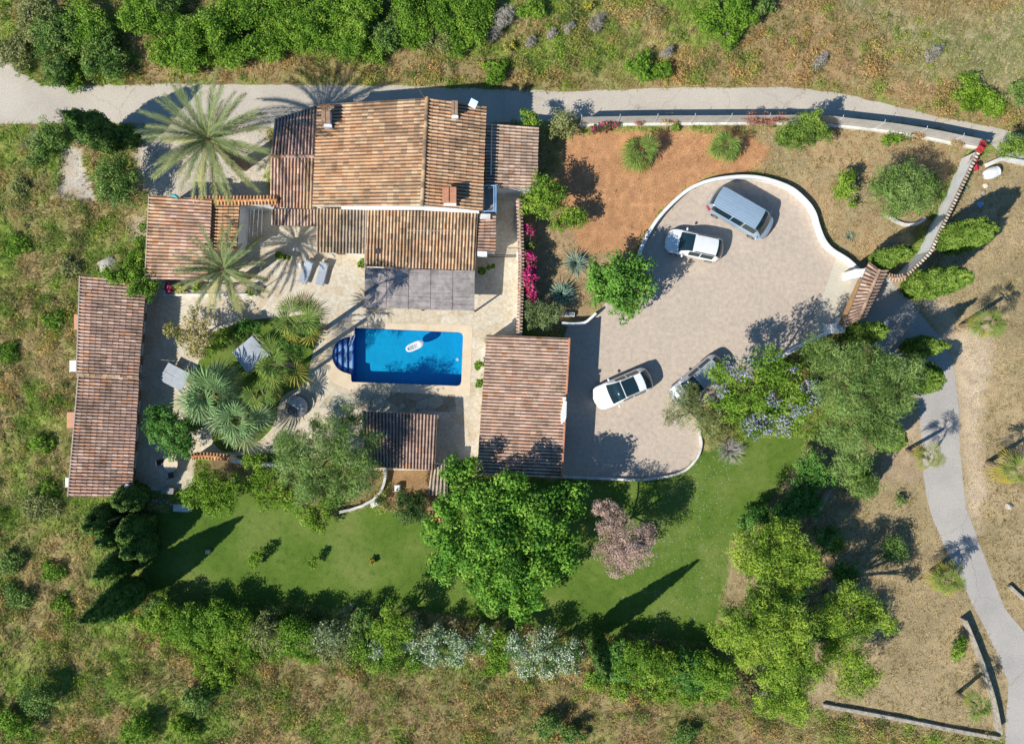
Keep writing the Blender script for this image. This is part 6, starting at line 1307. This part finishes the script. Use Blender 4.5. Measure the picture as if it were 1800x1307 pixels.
# stones, boulders, planters
def rocks(name,label,cat,px,py,r_,mat='rock',h=.6,seed=1,group=None):
    x,y=P(px,py,0); o=MB().rock((0,0,r_*h*.55),(r_,r_*.85,r_*h),seed).build(name,M[mat]); o.location=(x,y,0); o.rotation_euler.z=seed; return tag(o,label,cat,group)
rocks('boulder','white round boulder lying on the dry grass right of the lane','boulder',1772,889,.30,'rock',.7,3)
rocks('boulder','large white limestone slab above the long building roof corner','boulder',189,467,.85,'rock',.35,7)
for i,(px,py,r_,lb) in enumerate(((253,972,.26,'brown stone at the top right of the stone pile'),(243,985,.38,'largest pale stone of the pile by the dark cypresses'),(233,998,.32,'grey stone under the largest pale one'),(222,1000,.26,'left beige stone of the pile'),(228,1012,.24,'small grey stone low in the pile'),(237,975,.22,'small pale stone at the top left of the pile'),(262,930,.26,'brown stone at the lawn edge beside the dark clump'),(266,935,.2,'reddish stone just right of the lawn edge brown one'),(240,1018,.26,'bottom stone of the pile by the pointed cypress'))):
    rocks('stone',lb,'stone',px,py,r_,'rock' if i%3 else 'greyrock',.7,i+20,'stones piled at the lawn corner')
def blocks(name,label,cat,px,py,w_,d_,h_,mat,rz=0,top=None,group=None):
    x,y=P(px,py,h_); r=empty(name,label,cat,(x,y,0),R(rz),group); MB().box(-w_/2,w_/2,-d_/2,d_/2,0,h_).build('body',M[mat],r,bevel=.015)
    if top: MB().box(-w_/2+.05,w_/2-.05,-d_/2+.05,d_/2-.05,h_+.002,h_+.02).build('top',M[top],r)
    return r
blocks('planter','small white block planter on the brown path touching the round dark tree','planter',698,858,.38,.45,.5,'white'); 
blocks('planter','white planter box with a dark green filling at the curved wall end','planter',660,884,.75,.38,.4,'white',30,None)
plant('planter_shrub','tiny dark green shrub inside the white box at the curved wall end','shrub',[(668,877,9,.55)],'dark',trunk=False)
blocks('utility_box','small beige box on the lawn at the cypress shadow tip','box',364,970,.28,.26,.3,'coping'); blocks('white_bench','pale bench slab in the shade at the top left corner of the lawn','bench',318,893,1.15,.5,.45,'whitedirt',-3)
blocks('storage_box','dark brown box on the shaded terrace end above the block wall','box',294,862,.9,.45,.5,'greywood',-6)
blocks('door_step','white stone trough by the garage corner wall','trough',1000,552,.85,.3,.35,'white',-4,'darkfabric')
rg=random.Random(5)
for i in range(13):
    px=247+i*6.6; py=872+i*1.5+rg.uniform(-2,3); x,y=P(px,py,.4); o=MB().rock((0,0,.22),(.15,.13,.24),i+50).build('wall_stone',M['greyrock']); o.location=(x,y,0)
    tag(o,'grey stone '+['at the left end of','second from left in','third from left in','fourth from left in','fifth from left in','sixth from left in','in the middle of','sixth from right in','fifth from right in','fourth from right in','third from right in','second from right in','at the right end of'][i]+' the row ending the shaded terrace','stone','row of grey stones at the terrace end')
# well, jar, sculpture beyond the wall
x,y=P(1748,302,.5); r=empty('clay_jar','large white jar lying open mouthed beyond the boundary wall','jar',(x,y,.35),R(20)); m=MB().lathe((0,0,0),[(.05,-.75),(.3,-.68),(.42,-.3),(.42,.1),(.34,.32),(.38,.36),(.30,.36),(.28,.2),(.3,-.2),(.0,-.45)],20)
m.v=[(z,yy,-xx*.95) for xx,yy,z in m.v]; m.build('body',M['white'],r,smooth=True)
rocks('boulder','pale flat stone just below the large white jar','boulder',1731,326,.25,'coping',.5,31); rocks('boulder','blue white rounded stone in the cypress shadow beyond the wall','boulder',1721,360,.32,'bluemetal',.6,33); rocks('boulder','pale rounded stone at the drive entrance before the gate','boulder',1556,566,.3,'whitedirt',.3,35)
for i,(px,py,r_) in enumerate(((1728,338,.2),(1722,346,.16),(1712,352,.2),(1708,362,.15),(1739,332,.16),(1702,368,.14))): rocks('rubble_stone',('upper grey stone of the rubble line, nearest the flat pale one','second grey stone down the rubble line','third and broader grey stone of the rubble line','small grey stone just above the blue white rounded one','grey stone set right of the rubble line under the jar','last small grey stone at the low end of the rubble line')[i],'stone',px,py,r_,'greyrock',.6,i+40,'rubble stones beyond the wall')
ld=Root('step_ladder','grey ladder lying on the dry grass above the gate','ladder',1572,430); a=P3(1561,432,.06); b=P3(1578,424,.06); s=Vector((.12,.22,0))
MB().tube([a-s,b-s],.025,6).build('rail',M['metal']); MB().tube([a+s,b+s],.025,6).build('rail',M['metal'])
for k in range(5): p=a.lerp(b,(k+.5)/5); MB().tube([p-s,p+s],.016,6).build('rung',M['metal'])
ld.done()
# washing line west of the farmhouse
wl=Root('washing_line','thin drying lines on two posts over the small shaded yard','washing line',465,400)
for px in (441,447,455,461): a=P3(px,368,1.9); b=P3(px-3,500 if px>458 else 415,1.9); MB().tube([a,b],.012,4).build('line',M['whitemetal'])
for px,py in ((451,366),(450,501)): x,y=P(px,py,1.9); MB().tube([(x,y,0),(x,y,1.95)],.03,6).tube([(x-.45,y,1.9),(x+.45,y,1.9)],.02,6).build('post',M['metal'])
wl.done()
bed=Root('flower_bed','white walled flower bed under the feathery palm before the pink outbuilding','flower bed',350,505)
for (x0,y0,x1,y1) in ((287,516,448,520),(287,498,291,516),(444,498,448,516)):
    a=P(x0,y1,.4); b=P(x1,y0,.4); MB().box(a[0],b[0],a[1],b[1],0,.42).build('wall',M['white'],bevel=.01)
a=P(291,516,.3); b=P(444,499,.3); MB().box(a[0],b[0],a[1],b[1],0,.3).build('soil',M['mortar']); bed.done()
plant('flower_bed_plant','magenta flowering plant at the left end of the white walled bed','flowering plant',[(297,507,9,.6)],'boug',flowers=(.6,PINK,.06),trunk=False); plant('flower_bed_plant','yellow leaved croton plant in the white walled bed','plant',[(316,508,8,.6),(322,510,6,.5)],'dryyellow',flowers=(.7,[(.6,.55,.05),(.45,.5,.05)],.08),trunk=False)
plant('flower_bed_plant','yellow green plant at the right end of the white walled bed','plant',[(345,507,9,.6),(440,512,9,.6)],'lime',trunk=False)
gt=Root('garden_gate','dark iron gate across the passage beside the bougainvillea wall','gate',880,450); a=P3(856,448,1.2); b=P3(912,448,1.2)
for z in (.2,1.2): MB().tube([(a.x,a.y,z),(b.x,b.y,z)],.025,6).build('bar',M['darkmetal'])
for k in range(15): p=a.lerp(b,k/14); MB().tube([(p.x,p.y,.1),(p.x,p.y,1.25)],.012,4).build('bar',M['darkmetal'])
x,y=P(912,447,1.6); MB().box(x-.16,x+.22,y-.2,y+.2,0,1.65).build('pillar',M['white'],bevel=.02); gt.done()
bn=blocks('garden_bench','weathered grey bench standing against the wall near the citrus tree','bench',911,382,.42,1.6,.45,'greywood'); 
for px,py,lb in ((843,640,'small leafy climber at the garage wall near the pool end'),(846,672,'second small climber on the garage wall, lower and thinner'),(638,462,'little green climber at the left end of the pergola')): plant('wall_climber',lb,'climber',[(px,py,8,1.1,1.2),(px-4,py+4,6,.8,1.2)],'lemon',dens=.7,r0=.02)
# crazy paving between the pool and the shelter
sheet('crazy_paving',[rough_poly(pix([(612,690),(700,686),(800,690),(802,724),(700,722),(560,716),(575,698)]),.1,14)],.034,M['crazy'])
sheet('slope_track',[rough_poly(pix([(1640,735),(1650,740),(1640,760),(1600,790),(1596,784),(1625,760)]),.1,14)],.012,M['lane']) if False else None
